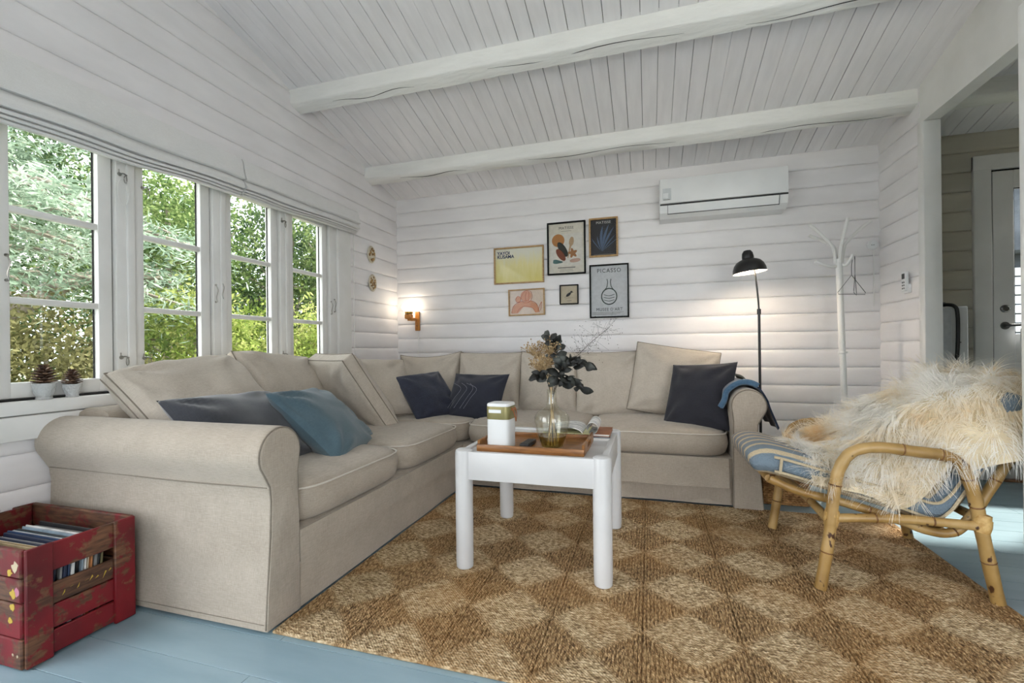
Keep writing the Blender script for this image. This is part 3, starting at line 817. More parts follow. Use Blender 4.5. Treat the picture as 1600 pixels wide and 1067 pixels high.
# ================================================================== CUSHIONS
def pillow(name, label, w, h, t, loc, mat, rot=None, axes=None, seed=0, pinch=.06, gusset=.0, wr=.012, sag=0.0, group=None, pipe=None, n=26, cat='cushion', power=.42):
    """stuffed cushion: local x = width, z = height, y = thickness. axes=(x-axis, z-axis) gives its orientation"""
    o = thing(name, label, cat, loc, group=group)
    if axes is not None:
        ax = Vector(axes[0]).normalized(); az = Vector(axes[1]); az = (az - ax * az.dot(ax)).normalized(); ay = az.cross(ax)
        o.rotation_euler = Matrix((ax, ay, az)).transposed().to_euler()
    elif rot: o.rotation_euler = rot
    V = []; F = []
    def P(u, v, s):
        x = w / 2 * u * (1 - pinch * (1 - v * v)); z = h / 2 * v * (1 - pinch * (1 - u * u))
        e = max(0, (1 - abs(u) ** 2.6)) * max(0, (1 - abs(v) ** 2.6)); th = gusset / 2 + (t - gusset) / 2 * e ** power
        th *= 1 + .10 * (-v) * (1 - u * u)
        em = max(abs(u), abs(v))
        wrk = wr * (.9 * noise.noise((u * 1.7 + seed, v * 1.7, s * 5 + seed)) + .35 * noise.noise((u * 3.6, v * 3.6 + seed, s * 9)))
        for cu, cv_ in ((-1, -1), (1, -1), (-1, 1), (1, 1)):
            du, dv = u - cu, v - cv_; rr = math.hypot(du, dv); wrk += wr * .7 * math.sin(math.atan2(abs(dv), abs(du) + 1e-6) * 9 + seed + cu) * math.exp(-((rr - .45) / .38) ** 2)
        wrk *= min(1, e * 5)
        z2 = z - sag * (1 - u * u) * (.5 + .5 * v)
        return (x, s * (th + wrk * .9), z2)
    g = [math.sin(PI / 2 * (-1 + 2 * i / n)) * .55 + (-1 + 2 * i / n) * .45 for i in range(n + 1)]
    for s in (-1, 1):
        for v in g:
            for u in g: V.append(P(u, v, s))
    S = (n + 1) ** 2
    for j in range(n):
        for i in range(n):
            a = j * (n + 1) + i; F.append((a, a + 1, a + n + 2, a + n + 1)); F.append((S + a, S + a + n + 1, S + a + n + 2, S + a + 1))
    ring = [i for i in range(n + 1)] + [j * (n + 1) + n for j in range(1, n + 1)] + [n * (n + 1) + i for i in range(n - 1, -1, -1)] + [j * (n + 1) for j in range(n - 1, 0, -1)]
    for a, b in zip(ring, ring[1:] + ring[:1]): F.append((a, S + a, S + b, b))
    MB().add(V, F).build('cover', mat, o, angle=75, local=True)
    if pipe:
        for s in ((0, S) if gusset > .012 else (0,)):
            MB().tube([Vector(V[s + q]) if gusset > .012 else (Vector(V[q]) + Vector(V[S + q])) / 2 for q in ring], .0032, 5, closed=True).build('piping', pipe, o, local=True)
    return o
GB = 'beige back cushions on the sofa'
mc, mp = M['cushion'], M['sofa_pipe']
# along the window: x-axis of the cushion runs along +y (seen from the room its width), leaning back towards the wall
def lean(y0, y1, zc_, tilt, roll=0.0, yaw=0.0):
    """axes for a cushion standing along the left wall and leaning back by tilt"""
    up = Vector((-math.sin(tilt), 0, math.cos(tilt))); ax = Vector((0, 1, 0))
    R = Matrix.Rotation(yaw, 3, 'Z'); ax, up = R @ ax, R @ up
    q = Matrix.Rotation(roll, 3, ax.cross(up)); return (q @ ax, q @ up)
pillow('back_cushion', 'slumped beige back cushion nearest the rolled arm, behind the charcoal cushion', .60, .51, .22, (-1.975, 1.63, .68), mc, axes=((-.04, .99, .10), (-.70, .02, .71)), seed=1, gusset=.035, pipe=mp, group=GB, pinch=.045, sag=-.015, wr=.02, power=.36)
pillow('back_cushion', 'beige back cushion second from the rolled arm, behind the teal cushion', .60, .54, .20, (-2.045, 2.22, .672), mc, axes=((-.04, .99, -.08), (-.56, .05, .82)), seed=2, gusset=.035, pipe=mp, group=GB, pinch=.05, sag=-.01, wr=.02, power=.36)
pillow('back_cushion', 'beige back cushion leaning sideways with its gusset showing, right of the teal cushion', .48, .58, .22, (-1.845, 2.545, .648), mc, axes=((.90, -.43, 0), (-.22, -.52, .82)), seed=3, gusset=.075, pipe=mp, group=GB, pinch=.02, wr=.018, power=.5)
pillow('back_cushion', 'beige back cushion left of the textured navy cushion near the corner', .54, .50, .19, (-1.93, 2.96, .64), mc, axes=((.52, .86, -.04), (-.50, .30, .80)), seed=4, gusset=.05, pipe=mp, group=GB, pinch=.03, wr=.018, power=.38)
def bl(tilt, roll=0, yaw=0):
    up = Vector((0, math.sin(tilt), math.cos(tilt))); ax = Vector((1, 0, 0)); R = Matrix.Rotation(yaw, 3, 'Z'); ax, up = R @ ax, R @ up
    q = Matrix.Rotation(roll, 3, up.cross(ax)); return (q @ ax, q @ up)
pillow('back_cushion', 'beige back cushion in the corner, above the textured navy cushion', 0.580, .50, 0.22, (-1.80, 3.55, .645), mc, axes=bl(.22, -.05), seed=5, gusset=.04, pipe=mp, group=GB, pinch=.06, wr=.016, power=.5, sag=.02)
pillow('back_cushion', 'beige back cushion behind the navy cushion with pale lines', 0.535, .50, 0.23, (-1.245, 3.52, .645), mc, axes=bl(.16), seed=6, gusset=.04, pipe=mp, group=GB, pinch=.03, wr=.016, power=.5)
pillow('back_cushion', 'beige back cushion directly behind the vase of dried stems', 0.475, .50, 0.22, (-.755, 3.53, .645), mc, axes=bl(.16, .02), seed=7, gusset=.04, pipe=mp, group=GB, pinch=.03, wr=.016, power=.5)
pillow('back_cushion', 'beige back cushion right of the vase, half behind the tall tilted cushion', 0.500, .50, 0.22, (-.29, 3.52, .645), mc, axes=bl(.17, -.02), seed=8, gusset=.04, pipe=mp, group=GB, pinch=.03, wr=.016, power=.5)
pillow('back_cushion', 'tall tilted beige back cushion behind the black cushion at the far arm', 0.570, .50, 0.22, (.165, 3.45, .675), mc, axes=bl(.20, .16), seed=9, gusset=.04, pipe=mp, group=GB, pinch=.02, wr=.016, power=.5)
GS = 'scatter cushions on the sofa'
pillow('scatter_cushion', 'charcoal velvet cushion lying behind the near rolled arm', .58, .44, .17, (-1.68, 1.585, .578), M['charcoal'], axes=((-.05, 1, -.03), (-.72, .05, .69)), seed=11, pinch=.04, group=GS, wr=.014, power=.5)
pillow('scatter_cushion', 'teal cotton cushion slumped on the seat beside the near rolled arm', .60, .47, .18, (-1.60, 1.99, .555), M['teal'], axes=((-.30, .95, -.06), (-.66, -.30, .69)), seed=12, pinch=.045, group=GS, wr=.02, power=.5)
pillow('scatter_cushion', 'textured navy cushion propped in the sofa corner', .40, .44, .14, (-1.60, 3.13, .58), M['navy_tex'], axes=((.52, .85, .07), (-.62, .33, .70)), seed=13, pinch=.06, group=GS, power=.5)
nc = pillow('scatter_cushion', 'navy cushion with thin pale lines left of the white speaker', .46, .40, .14, (-1.25, 3.215, .57), M['navy'], axes=((1, -.08, 0), (-.10, .58, .80)), seed=14, pinch=.06, group=GS, power=.6)
mt = flat('pale_thread', srgb(150, 150, 160), .8)
for k, (a, b, c) in enumerate([(.0, .09, .17), (-.05, .02, .14), (-.10, -.05, .05), (.03, .12, .2)]):
    MB().tube(curve([(a - .07, -.062, -.14), (a - .03, -.076, -.06), (a + .0, -.078, .02), (a - .04 - .02 * k, -.07, .07)], 6), .0011, 4).build('stitched_line', mt, nc, local=True)
bc = pillow('scatter_cushion', 'black cushion leaning on the far rolled arm under the throw', .42, .46, .15, (.305, 3.12, .615), M['blackblue'], axes=((.88, -.46, .06), (.36, .36, .86)), seed=15, pinch=.05, group=GS, power=.6)

# throws over the far arm
_c = curve
def curve(pts, k=8):
    if len(pts[0]) == 2: return [(p.x, p.y) for p in _c([(a, b, 0) for a, b in pts], k)]
    return _c(pts, k)
def throw(name, label, y0, y1, mat, edge, lift, xin, zin, xout, zout, seed):
    o = thing(name, label, 'blanket', (.53, (y0 + y1) / 2, .69))
    path = curve([(xin, zin), (xin + .02, .60), (.437, .655), (.49, .695 + lift), (.545, .702 + lift), (.60, .675 + lift), (.642, .61), (.66, .55), (xout, zout)], 6)
    n = 18; V = []; F = []; m = len(path)
    for s in (0, .012):
        for i in range(n + 1):
            t = i / n; yy = y0 + (y1 - y0) * t
            for j, p in enumerate(path):
                tt = j / (m - 1); nx = -.6 + 1.2 * tt
                w = .010 * noise.noise((yy * 9 + seed, tt * 3, seed)) + .005 * math.sin(yy * 40 + tt * 2)
                e = abs(tt - .5) * 2
                V.append((p[0] + (s + w * e + lift * .3) * nx, yy + .03 * (tt - .5) * noise.noise((tt * 3, seed, yy)), p[1] + s + w * .5 * e))
    S = (n + 1) * m
    for i in range(n):
        for j in range(m - 1):
            a = i * m + j; F.append((a, a + 1, a + m + 1, a + m)); F.append((S + a, S + a + m, S + a + m + 1, S + a + 1))
    ring = [j for j in range(m)] + [i * m + m - 1 for i in range(1, n + 1)] + [n * m + j for j in range(m - 2, -1, -1)] + [i * m for i in range(n - 1, 0, -1)]
    for a, b in zip(ring, ring[1:] + ring[:1]): F.append((a, b, S + b, S + a))
    MB().add(V, F).build('cloth', mat, o, angle=70)
    if edge:
        MB().tube([Vector(V[S + j]) + Vector((0, -.012, 0)) for j in range(0, int(m * .62))], .017, 8).build('folded_edge', edge, o)
    return o
throw('throw_blanket', 'navy wool throw with blue folded edge draped over the far rolled arm', 2.90, 3.28, M['throw'], M['throw_edge'], .004, .405, .56, .70, .45, 1)
throw('throw_blanket', 'grey wool throw lying behind the navy throw on the far rolled arm', 3.31, 3.62, M['throw2'], None, .03, .415, .60, .67, .55, 2)
# ================================================================== COFFEE TABLE and what stands on it
ML = M['white_lacquer']
tbl = thing('coffee_table', 'white square coffee table with round legs and a sunken top', 'table', (-.462, 2.07, 0.012))
TX, TY = (-.748, -.176), (1.776, 2.366)
for lx in TX:
    for ly in TY:
        MB().lathe([(0, .0125), (.030, .0125), (.0345, .017), (.0365, .05), (.0365, .494), (.034, .503), (.026, .508), (0, .509)], (lx, ly, 0), 26).build('leg', ML, tbl)
for ly, s in ((TY[0], -1), (TY[1], 1)): B('apron', ML, tbl, TX[0] + .02, TX[1] - .02, ly - .014 + s * .008, ly + .014 + s * .008, .384, .500, b=.004, seg=2)
for lx, s in ((TX[0], -1), (TX[1], 1)): B('apron', ML, tbl, lx - .014 + s * .008, lx + .014 + s * .008, TY[0] + .02, TY[1] - .02, .384, .500, b=.004, seg=2)
B('tabletop', ML, tbl, TX[0] + .006, TX[1] - .006, TY[0] + .006, TY[1] - .006, .468, .492, b=.002)
ZT = .492

# wooden tray with finger holes in its short ends
tray = thing('wooden_tray', 'reddish teak serving tray on the white coffee table', 'tray', (-.475, 1.965, ZT))
x0, x1, y0, y1 = -.702, -.248, 1.805, 2.125
B('bottom', M['teak'], tray, x0 + .004, x1 - .004, y0 + .004, y1 - .004, ZT + .0008, ZT + .009)
for q in range(5): B('floor_slat', M['teak'], tray, x0 + .012, x1 - .012, y0 + .012 + .0594 * q, y0 + .012 + .0594 * (q + 1) - .001, ZT + .009, ZT + .0105)
B('side', M['teak'], tray, x0, x1, y0 - .001, y0 + .011, ZT + .001, ZT + .030, b=.003, seg=2); B('side', M['teak'], tray, x0, x1, y1 - .011, y1 + .001, ZT + .001, ZT + .030, b=.003, seg=2)
for xx in (x0 - .001, x1 - .011):
    m_ = MB(); ym = (y0 + y1) / 2
    m_.box(xx, xx + .012, y0 + .0115, ym - .055, ZT + .001, ZT + .046, .003); m_.box(xx, xx + .012, ym + .055, y1 - .0115, ZT + .001, ZT + .046, .003)
    m_.box(xx, xx + .012, ym - .055, ym + .055, ZT + .001, ZT + .018); m_.box(xx, xx + .012, ym - .055, ym + .055, ZT + .034, ZT + .046, .003)
    m_.build('end', M['teak'], tray)
TZ = ZT + .0112

# white speaker-lantern with olive band and leather strap
sp = thing('portable_speaker', 'white square portable speaker with olive band and tan leather strap', 'speaker', (-.611, 1.868, TZ), (0, 0, -.06))
def rsq(w, z, n=40, p=5.0):
    out = []
    for k in range(n):
        a = 2 * PI * (k + .5) / n; c, s = math.cos(a), math.sin(a); q = (abs(c) ** p + abs(s) ** p) ** (-1 / p); out.append((c * q * w / 2, s * q * w / 2, z))
    return out
def stack(rings):
    V = []; F = []; n = len(rings[0])
    for r in rings: V += r
    for i in range(len(rings) - 1):
        for k in range(n): F.append((i * n + k, i * n + (k + 1) % n, (i + 1) * n + (k + 1) % n, (i + 1) * n + k))
    F += [tuple(range(n - 1, -1, -1)), tuple(range((len(rings) - 1) * n, len(rings) * n))]
    return V, F
m_olive = varied('olive_gold_band', srgb(136, 128, 84), srgb(156, 148, 100), .4, 10, Metallic=.3)
m_leather = varied('tan_leather', srgb(132, 78, 44), srgb(164, 104, 64), .6, 20)
MB().add(*stack([rsq(.098, 0), rsq(.103, .004), rsq(.103, .124)])).build('body', M['plastic_white'], sp, local=True)
MB().add(*stack([rsq(.1035, .1242), rsq(.1045, .126), rsq(.1045, .176), rsq(.1035, .178)])).build('band', m_olive, sp, local=True)
MB().add(*stack([rsq(.1035, .1785), rsq(.1035, .186), rsq(.098, .191), rsq(.09, .1915)])).build('lid', M['plastic_white'], sp, local=True)
MB().box(-.036, .020, -.0535, -.0524, .152, .166, .0004).build('badge', M['plastic_white'], sp, local=True)
st = curve([(.050, -.016, .166), (.060, -.018, .164), (.064, -.010, .140), (.066, .0, .118), (.064, .012, .140), (.058, .018, .162), (.050, .016, .166)], 5)
mb = MB(); V = []; F = []
for p in st: V += [(p.x, p.y - .0, p.z - .006), (p.x + .003, p.y, p.z - .006), (p.x + .003, p.y, p.z + .006), (p.x, p.y, p.z + .006)]
for i in range(len(st) - 1):
    for k in range(4): F.append((i * 4 + k, i * 4 + (k + 1) % 4, i * 4 + 4 + (k + 1) % 4, i * 4 + 4 + k))
F += [(0, 1, 2, 3), tuple(range(len(V) - 1, len(V) - 5, -1))]
mb.add(V, F).build('strap', m_leather, sp, local=True)

# black remote control
rc = thing('remote_control', 'small black remote control on the teak tray', 'remote', (-.508, 1.925, TZ), (0, 0, -.04))
MB().box(-.0205, .0205, -.062, .062, 0, .017, .004, seg=2).build('body', M['plastic_black'], rc, local=True)
for i in range(3):
    for j in range(6): MB().box(-.0135 + .0105 * i, -.0075 + .0105 * i, -.05 + .017 * j, -.042 + .017 * j, .0168, .0185, .0008).build('button', M['plastic_grey'], rc, local=True)

# glass vase: bulbous, narrow neck
vase = thing('glass_vase', 'clear yellowish glass bottle vase holding dried stems on the tray', 'vase', (-.392, 1.885, TZ))
po = [(0, 0), (.040, 0), (.047, .004), (.058, .04), (.069, .085), (.075, .118), (.073, .135), (.062, .152), (.042, .166), (.026, .178), (.021, .195), (.0195, .225), (.020, .245), (.023, .250)]
pi = [(.0195, .249), (.0172, .243), (.0167, .225), (.0182, .195), (.023, .180), (.039, .169), (.059, .155), (.069, .136), (.071, .118), (.065, .085), (.054, .042), (.044, .011), (.036, .008), (0, .008)]
MB().lathe(po + pi, (-.392, 1.885, TZ), 40).build('glass', M['vase'], vase)
mw = glass_mat('amber_glass_foot', (.78, .72, .42, 1), .06)
MB().lathe([(0, .0085), (.036, .0085), (.0438, .0115), (.0535, .042), (.0585, .056), (0, .056)], (-.392, 1.885, TZ), 40).build('amber_bottom', mw, vase)

VC = Vector((-.392, 1.885, TZ))
m_tan = varied('dry_tan_stem', srgb(176, 148, 108), srgb(214, 190, 150), .8, 20)
m_dark = varied('dark_stem', srgb(38, 32, 28), srgb(58, 50, 42), .7, 20)
t_ = NT('eucalyptus_leaf'); t_.bsdf(t_.ramp(t_.noise(14, 3, t_.pos()), [(.35, srgb(18, 18, 16)), (.5, srgb(34, 35, 32)), (.7, srgb(70, 74, 68))]), .55); m_euc = t_.m
# dried baby's breath style flower bunch
fl = thing('dried_flowers', 'bunch of dry tan seed-head flowers in the glass vase', 'dried flowers', VC + Vector((0, 0, .012)), group='dried stems in the vase')
mb = MB(); heads = []
for k in range(9):
    a = 2 * PI * k / 9; e = Vector((-.035 + .042 * math.cos(a) * (.5 + .5 * (k % 3) / 2), .03 * math.sin(a), .385 + .045 * math.sin(k * 1.7)))
    mb.tube(curve([VC + Vector((.02 * math.cos(a + 2), .02 * math.sin(a + 2), .015)), VC + Vector((.004 * math.cos(a), .004 * math.sin(a), .20)), VC + Vector((-.008 + .008 * math.cos(a), .008 * math.sin(a), .29)), VC + e * 1.0], 6), .0016, 5); heads.append(VC + e)
mb.build('stems', m_tan, fl)
mb2 = MB()
for h in heads:
    for q in range(60):
        d = Vector(rng.normal(size=3)); d.z = abs(d.z) * .6 + .1 * d.z; d.normalize(); e = h + d * rng.uniform(.015, .06) + Vector((0, 0, -.005))
        mb.v  # stems already built
        mb2.tube([h - Vector((0, 0, .03)), e], .0005, 3, caps=False)
        r = rng.uniform(.0022, .0046); s = [e + Vector(v) * r for v in ((1, 0, 0), (-1, 0, 0), (0, 1, 0), (0, -1, 0), (0, 0, 1), (0, 0, -1))]
        mb2.add(s, [(0, 2, 4), (2, 1, 4), (1, 3, 4), (3, 0, 4), (2, 0, 5), (1, 2, 5), (3, 1, 5), (0, 3, 5)])
sh = mb2.build('seed_heads', varied('dry_seed_heads', srgb(120, 92, 62), srgb(206, 178, 132), .9, 60, space='pos'), fl); sh['kind'] = 'stuff'
# dark eucalyptus branches with separate leaves
lv = MB(); nl = 5
LV = []; LF = []
for i in range(nl + 1):
    t = i / nl; w = .0155 * math.sin(PI * min(1, t * .92 + .06)) ** .8
    for s in (-1, 0, 1): LV.append((s * w, t * .052, (.004 * (1 - abs(s)) + .008 * math.sin(t * PI)) * 1.0))
for i in range(nl):
    for s in range(2): a = i * 3 + s; LF.append((a, a + 1, a + 4, a + 3))
lv.add(LV, LF); leaf_me = lv.mesh('leaf', m_euc)
def branch(label, pts, nleaf, seed, t0=.35, big=1.0):
    o = thing('eucalyptus_branch', label, 'dried leaves', VC + Vector((0, 0, .012)), group='dried stems in the vase')
    cv = curve([VC + Vector(p) for p in pts], 10)
    MB().tube(cv, [.0022 * (1 - .7 * i / len(cv)) for i in range(len(cv))], 5).build('stem', m_dark, o)
    r = random.Random(seed); ol = world_loc(o)
    for k in range(nleaf):
        i = int((t0 + (1 - t0) * k / nleaf) * (len(cv) - 1)); p = cv[i]; d = (cv[min(i + 1, len(cv) - 1)] - cv[i - 1]).normalized()
        a = k * 2.4 + r.uniform(-.4, .4); side = Vector((math.cos(a), math.sin(a), r.uniform(-.5, .35))); yv = (side + d * .35).normalized()
        zv = Vector((r.uniform(-.6, .6), -1.0, r.uniform(-.3, .8))); zv = (zv - yv * zv.dot(yv)).normalized(); xv = yv.cross(zv)
        ob = inst('leaf', leaf_me, o, p - ol, Matrix((xv, yv, zv)).transposed().to_euler(), [big * r.uniform(.75, 1.15)] * 3)
    return o
branch('eucalyptus branch with dark leaves rising above the tan flowers', [(.0, .0, .02), (.002, -.004, .2), (.012, 0, .32), (.02, .0, .42), (-.01, 0, .475)], 20, 3, .60)
branch('eucalyptus branch with dark leaves arching right from the vase', [(-.015, 0, .02), (.002, 0, .2), (.03, -.01, .30), (.085, -.02, .375), (.15, -.02, .345)], 32, 4, .46, 1.05)
branch('eucalyptus branch with drooping dark leaves low right of the vase neck', [(-.02, .01, .02), (.002, .0, .2), (.03, -.015, .275), (.075, -.02, .30), (.125, -.02, .255)], 22, 5, .5)
branch('eucalyptus sprig with a few dark leaves left of the vase neck', [(.02, .01, .02), (-.002, .0, .2), (-.012, -.01, .27), (-.04, -.02, .315), (-.062, -.02, .295)], 10, 6, .55, 1.1)
# wispy dark spray
ws = thing('wispy_spray', 'thin wispy dark grass spray reaching right above the vase', 'dried grass', VC + Vector((0, 0, .012)), group='dried stems in the vase')
mb = MB(); cv = curve([VC + Vector(p) for p in [(-.02, 0, .015), (.002, 0, .2), (.06, .005, .33), (.15, .01, .43), (.235, .01, .50)]], 10)
mb.tube(cv, .0009, 4)
for k in range(150):
    p = cv[random.randint(24, len(cv) - 1)]; e = p + Vector((random.gauss(.0, .042), random.gauss(0, .03), random.gauss(.006, .035)))
    if k % 2: mb.tube([p, e], .00035, 3, caps=False)
    r = random.uniform(.001, .0022); s = [e + Vector(v) * r for v in ((1, 0, 0), (-1, 0, 0), (0, 1, 0), (0, -1, 0), (0, 0, 1), (0, 0, -1))]
    mb.add(s, [(0, 2, 4), (2, 1, 4), (1, 3, 4), (3, 0, 4), (2, 0, 5), (1, 2, 5), (3, 1, 5), (0, 3, 5)])
mb.build('spray', m_dark, ws)['kind'] = 'stuff'

# books and an open magazine at the table's far right
m_page = varied('paper', srgb(226, 224, 218), srgb(238, 236, 232), .8, 30)
def book(label, cx, cy, z, w, d, h, rz, cover):
    o = thing('book', label, 'book', (cx, cy, z), (0, 0, rz), group='books on the coffee table')
    MB().box(-w / 2, w / 2, -d / 2, d / 2, 0, .002).build('cover', cover, o, local=True); MB().box(-w / 2, w / 2, -d / 2, d / 2, h - .002, h).build('cover', cover, o, local=True)
    MB().box(-w / 2, -w / 2 + .002, -d / 2, d / 2, .002, h - .002).build('spine', cover, o, local=True)
    MB().box(-w / 2 + .003, w / 2 - .003, -d / 2 + .003, d / 2 - .003, .002, h - .002).build('pages', m_page, o, local=True)
mB1 = varied('rust_cover', srgb(146, 84, 44), srgb(166, 100, 56), .5, 20); mB2 = varied('white_cover', srgb(226, 226, 224), srgb(236, 236, 234), .5, 20); mB3 = varied('navy_cover', srgb(40, 44, 62), srgb(54, 58, 76), .5, 20)
mB4 = varied('lime_cover', srgb(206, 204, 150), srgb(220, 218, 170), .5, 20)
book('white book at the bottom of the stack on the coffee table', -.262, 2.245, ZT, .17, .20, .012, .02, mB2)
book('dark navy book in the middle of the stack on the coffee table', -.264, 2.247, ZT + .0125, .168, .198, .006, .05, mB3)
book('rust brown book on top of the stack on the coffee table', -.260, 2.25, ZT + .019, .166, .20, .012, .0, mB1)
mg = thing('magazine', 'open magazine with a rolled page lying on the books', 'magazine', (-.30, 2.22, ZT + .0315), (0, 0, .02))
def sheetcurve(prof, d, th, name, mat):
    V = []; F = []; m = len(prof)
    for yy in (-d / 2, d / 2):
        for (a, b) in prof: V.append((a, yy, b))
        for (a, b) in prof: V.append((a, yy, b - th))
    n = 2 * m
    for j in range(m - 1): F += [(j, j + 1, n + j + 1, n + j), (m + j, n + m + j, n + m + j + 1, m + j + 1)]
    F += [(0, n, n + m, m), (m - 1, 2 * m - 1, n + 2 * m - 1, n + m - 1)]
    for b in (0, n): F += [(b + j, b + m + j, b + m + j + 1, b + j + 1) for j in range(m - 1)]
    return MB().add(V, F).build(name, mat, mg, local=True)
tp = NT('printed_page'); wv = tp.noise(1, 2, tp.mapv(tp.coord('Object'), (14, 160, 10)))
tp.bsdf(tp.ramp(wv, [(.42, srgb(150, 150, 150)), (.52, srgb(236, 235, 232))]), .6); m_print = tp.m
sheetcurve([(-.19, .001), (-.12, .003), (.0, .003), (.045, .003)], .20, .002, 'cover', mB4)
sheetcurve(curve([(-.18, .010), (-.12, .026), (-.06, .032), (-.02, .024), (.0, .008)], 5), .20, .005, 'page', m_print)
sheetcurve([(.045 + .026 * math.cos(a), .031 + .026 * math.sin(a)) for a in np.linspace(-2.2, 3.6, 26)], .20, .0022, 'rolled_page', m_print)

# ================================================================== RED CRATE with records
t = NT('worn_red_paint'); p = t.pos()
w1 = t.noise(7, 6, t.mapv(p, (1, 1, 1)), .7); w2 = t.noise(38, 4, p)
red = t.ramp(t.noise(5, 3, p), [(.3, srgb(78, 12, 18)), (.6, srgb(118, 17, 26)), (.8, srgb(136, 26, 34))])
bare = t.ramp(t.noise(1, 4, t.mapv(p, (14, 14, 90))), [(.35, srgb(74, 46, 32)), (.65, srgb(122, 82, 56))])
msk = t.ramp(t.math('ADD', t.math('MULTIPLY', w1, .75), t.math('MULTIPLY', w2, .25)), [(.515, (0, 0, 0, 1)), (.56, (1, 1, 1, 1))])
t.bsdf(t.mix(msk, red, bare), .55, t.bump(w2, .3, .002)); M['red'] = t.m
t = NT('worn_red_brown'); p = t.pos(); w1 = t.noise(7, 6, p, .7)
red = t.ramp(t.noise(5, 3, p), [(.3, srgb(92, 14, 20)), (.7, srgb(136, 22, 32))]); bare = t.ramp(t.noise(1, 4, t.mapv(p, (14, 14, 90))), [(.35, srgb(66, 42, 30)), (.65, srgb(112, 76, 52))])
t.bsdf(t.mix(t.ramp(w1, [(.44, (0, 0, 0, 1)), (.52, (1, 1, 1, 1))]), red, bare), .6, t.bump(w1, .3, .003)); M['redbrown'] = t.m
cx0, cx1, cy0, cy1, ch = -2.285, -1.742, .862, 1.160, .352
cr = thing('wooden_crate', 'worn red wooden crate of records standing against the sofa arm', 'crate', ((cx0 + cx1) / 2, (cy0 + cy1) / 2, 0))
B('bottom', M['redbrown'], cr, cx0 + .012, cx1 - .02, cy0 + .012, cy1 - .012, .012, .024)
for (xa, xb) in ((cx1 - .022, cx1 - .010), (cx0 + .010, cx0 + .022)):        # end slats
    for (za, zb, mm) in ((.262, ch - .004, 'red'), (.160, .224, 'redbrown'), (.086, .157, 'red'), (.010, .080, 'red')):
        B('end_slat', M[mm], cr, xa, xb, cy0 + .018, cy1 - .018, za, zb, b=.003)
for xa, xb in ((cx1 - .012, cx1), (cx0, cx0 + .012)):
    for ya, yb in ((cy0 + .001, cy0 + .066), (cy1 - .066, cy1 - .001)): B('corner_batten', M['red'], cr, xa, xb, ya, yb, .004, ch, b=.003)
for ya, yb in ((cy0 - .006, cy0 + .012), (cy1 - .012, cy1 + .004)):
    for (za, zb) in ((.270, ch), (.198, .267), (.094, .195), (.004, .091)): B('side_slat', M['redbrown'], cr, cx0 + .002, cx1 - .012, ya, yb, za, zb, b=.004)
m_y = flat('yellow_sticker', srgb(190, 160, 60), .7); m_pk = flat('pink_sticker', srgb(186, 120, 140), .7); m_wt = flat('worn_lettering', srgb(196, 180, 150), .7)
def splat(c, r, mat, seed, name='paint_mark'):
    rr = random.Random(seed); P = [(c[0] + r * rr.uniform(.5, 1.1) * math.cos(a), c[1] + r * rr.uniform(.5, 1.1) * math.sin(a)) for a in [2 * PI * q / 11 for q in range(11)]]
    MB().prism(P, cy0 - .0068, cy0 - .0058, 'y').build(name, mat, cr, smooth=False)
splat((-1.775, .305), .018, m_wt, 1); splat((-1.80, .285), .013, m_y, 2); splat((-1.785, .225), .016, m_y, 3, 'sticker'); splat((-1.768, .232), .015, m_pk, 4, 'sticker'); splat((-1.79, .185), .012, m_y, 5); splat((-1.80, .145), .011, m_y, 6); splat((-1.77, .045), .005, m_wt, 7); splat((-1.79, .047), .005, m_wt, 8)
rr = random.Random(4)
for q in range(9):
    yy = .955 + .018 * q + rr.uniform(-.004, .004); P = [(yy, .185 + rr.uniform(-.012, .008)), (yy + rr.uniform(.004, .013), .19 + rr.uniform(-.01, .008)), (yy + .008, .197 + rr.uniform(-.006, .006))]
    MB().prism(P, cx1 - .0102, cx1 - .0096, 'x').build('worn_lettering', m_y, cr, smooth=False)
# records, front to back
SLV = [('black', (26, 26, 30)), ('pale grey', (196, 194, 190)), ('tan', (188, 164, 122)), ('black', (30, 30, 34)), ('mustard', (176, 142, 74)), ('cream', (222, 214, 196)), ('navy', (32, 42, 66)), ('grey', (150, 148, 146)), ('navy', (28, 40, 68)), ('dark blue', (36, 60, 96)),
       ('white', (226, 226, 224)), ('teal', (44, 76, 88)), ('black', (24, 24, 28)), ('pale blue', (150, 168, 182)), ('white', (230, 228, 224)), ('cream', (226, 214, 188)), ('orange', (196, 130, 78)), ('grey', (130, 128, 126)), ('black', (28, 28, 32)), ('olive', (120, 112, 76))]
ORD = ['first', 'second', 'third', 'fourth', 'fifth', 'sixth', 'seventh', 'eighth', 'ninth', 'tenth', 'eleventh', 'twelfth', 'thirteenth', 'fourteenth', 'fifteenth', 'sixteenth', 'seventeenth', 'eighteenth', 'nineteenth', 'last']
yy = cy0 + .020
for k, (nm, c) in enumerate(SLV):
    th = rr.uniform(.004, .0085); hgt = .298 + rr.uniform(-.006, .006)
    o = MB().box(-.1575, .1575, 0, th, 0, hgt, .001).build('record_sleeve', varied('sleeve_' + nm.replace(' ', '_'), srgb(*[int(v * .8) for v in c]), srgb(*c), .5, 14), None)
    o.location = (-1.930 + rr.uniform(-.012, .006), yy, .026); o.rotation_euler = (-.045 - .002 * k, 0, rr.uniform(-.01, .01))
    tag(o, '%s record sleeve, %s from the front of the red crate' % (nm, ORD[k] if k < 19 else 'the last'), 'record', 'records in the red crate')
    yy += th + .0032
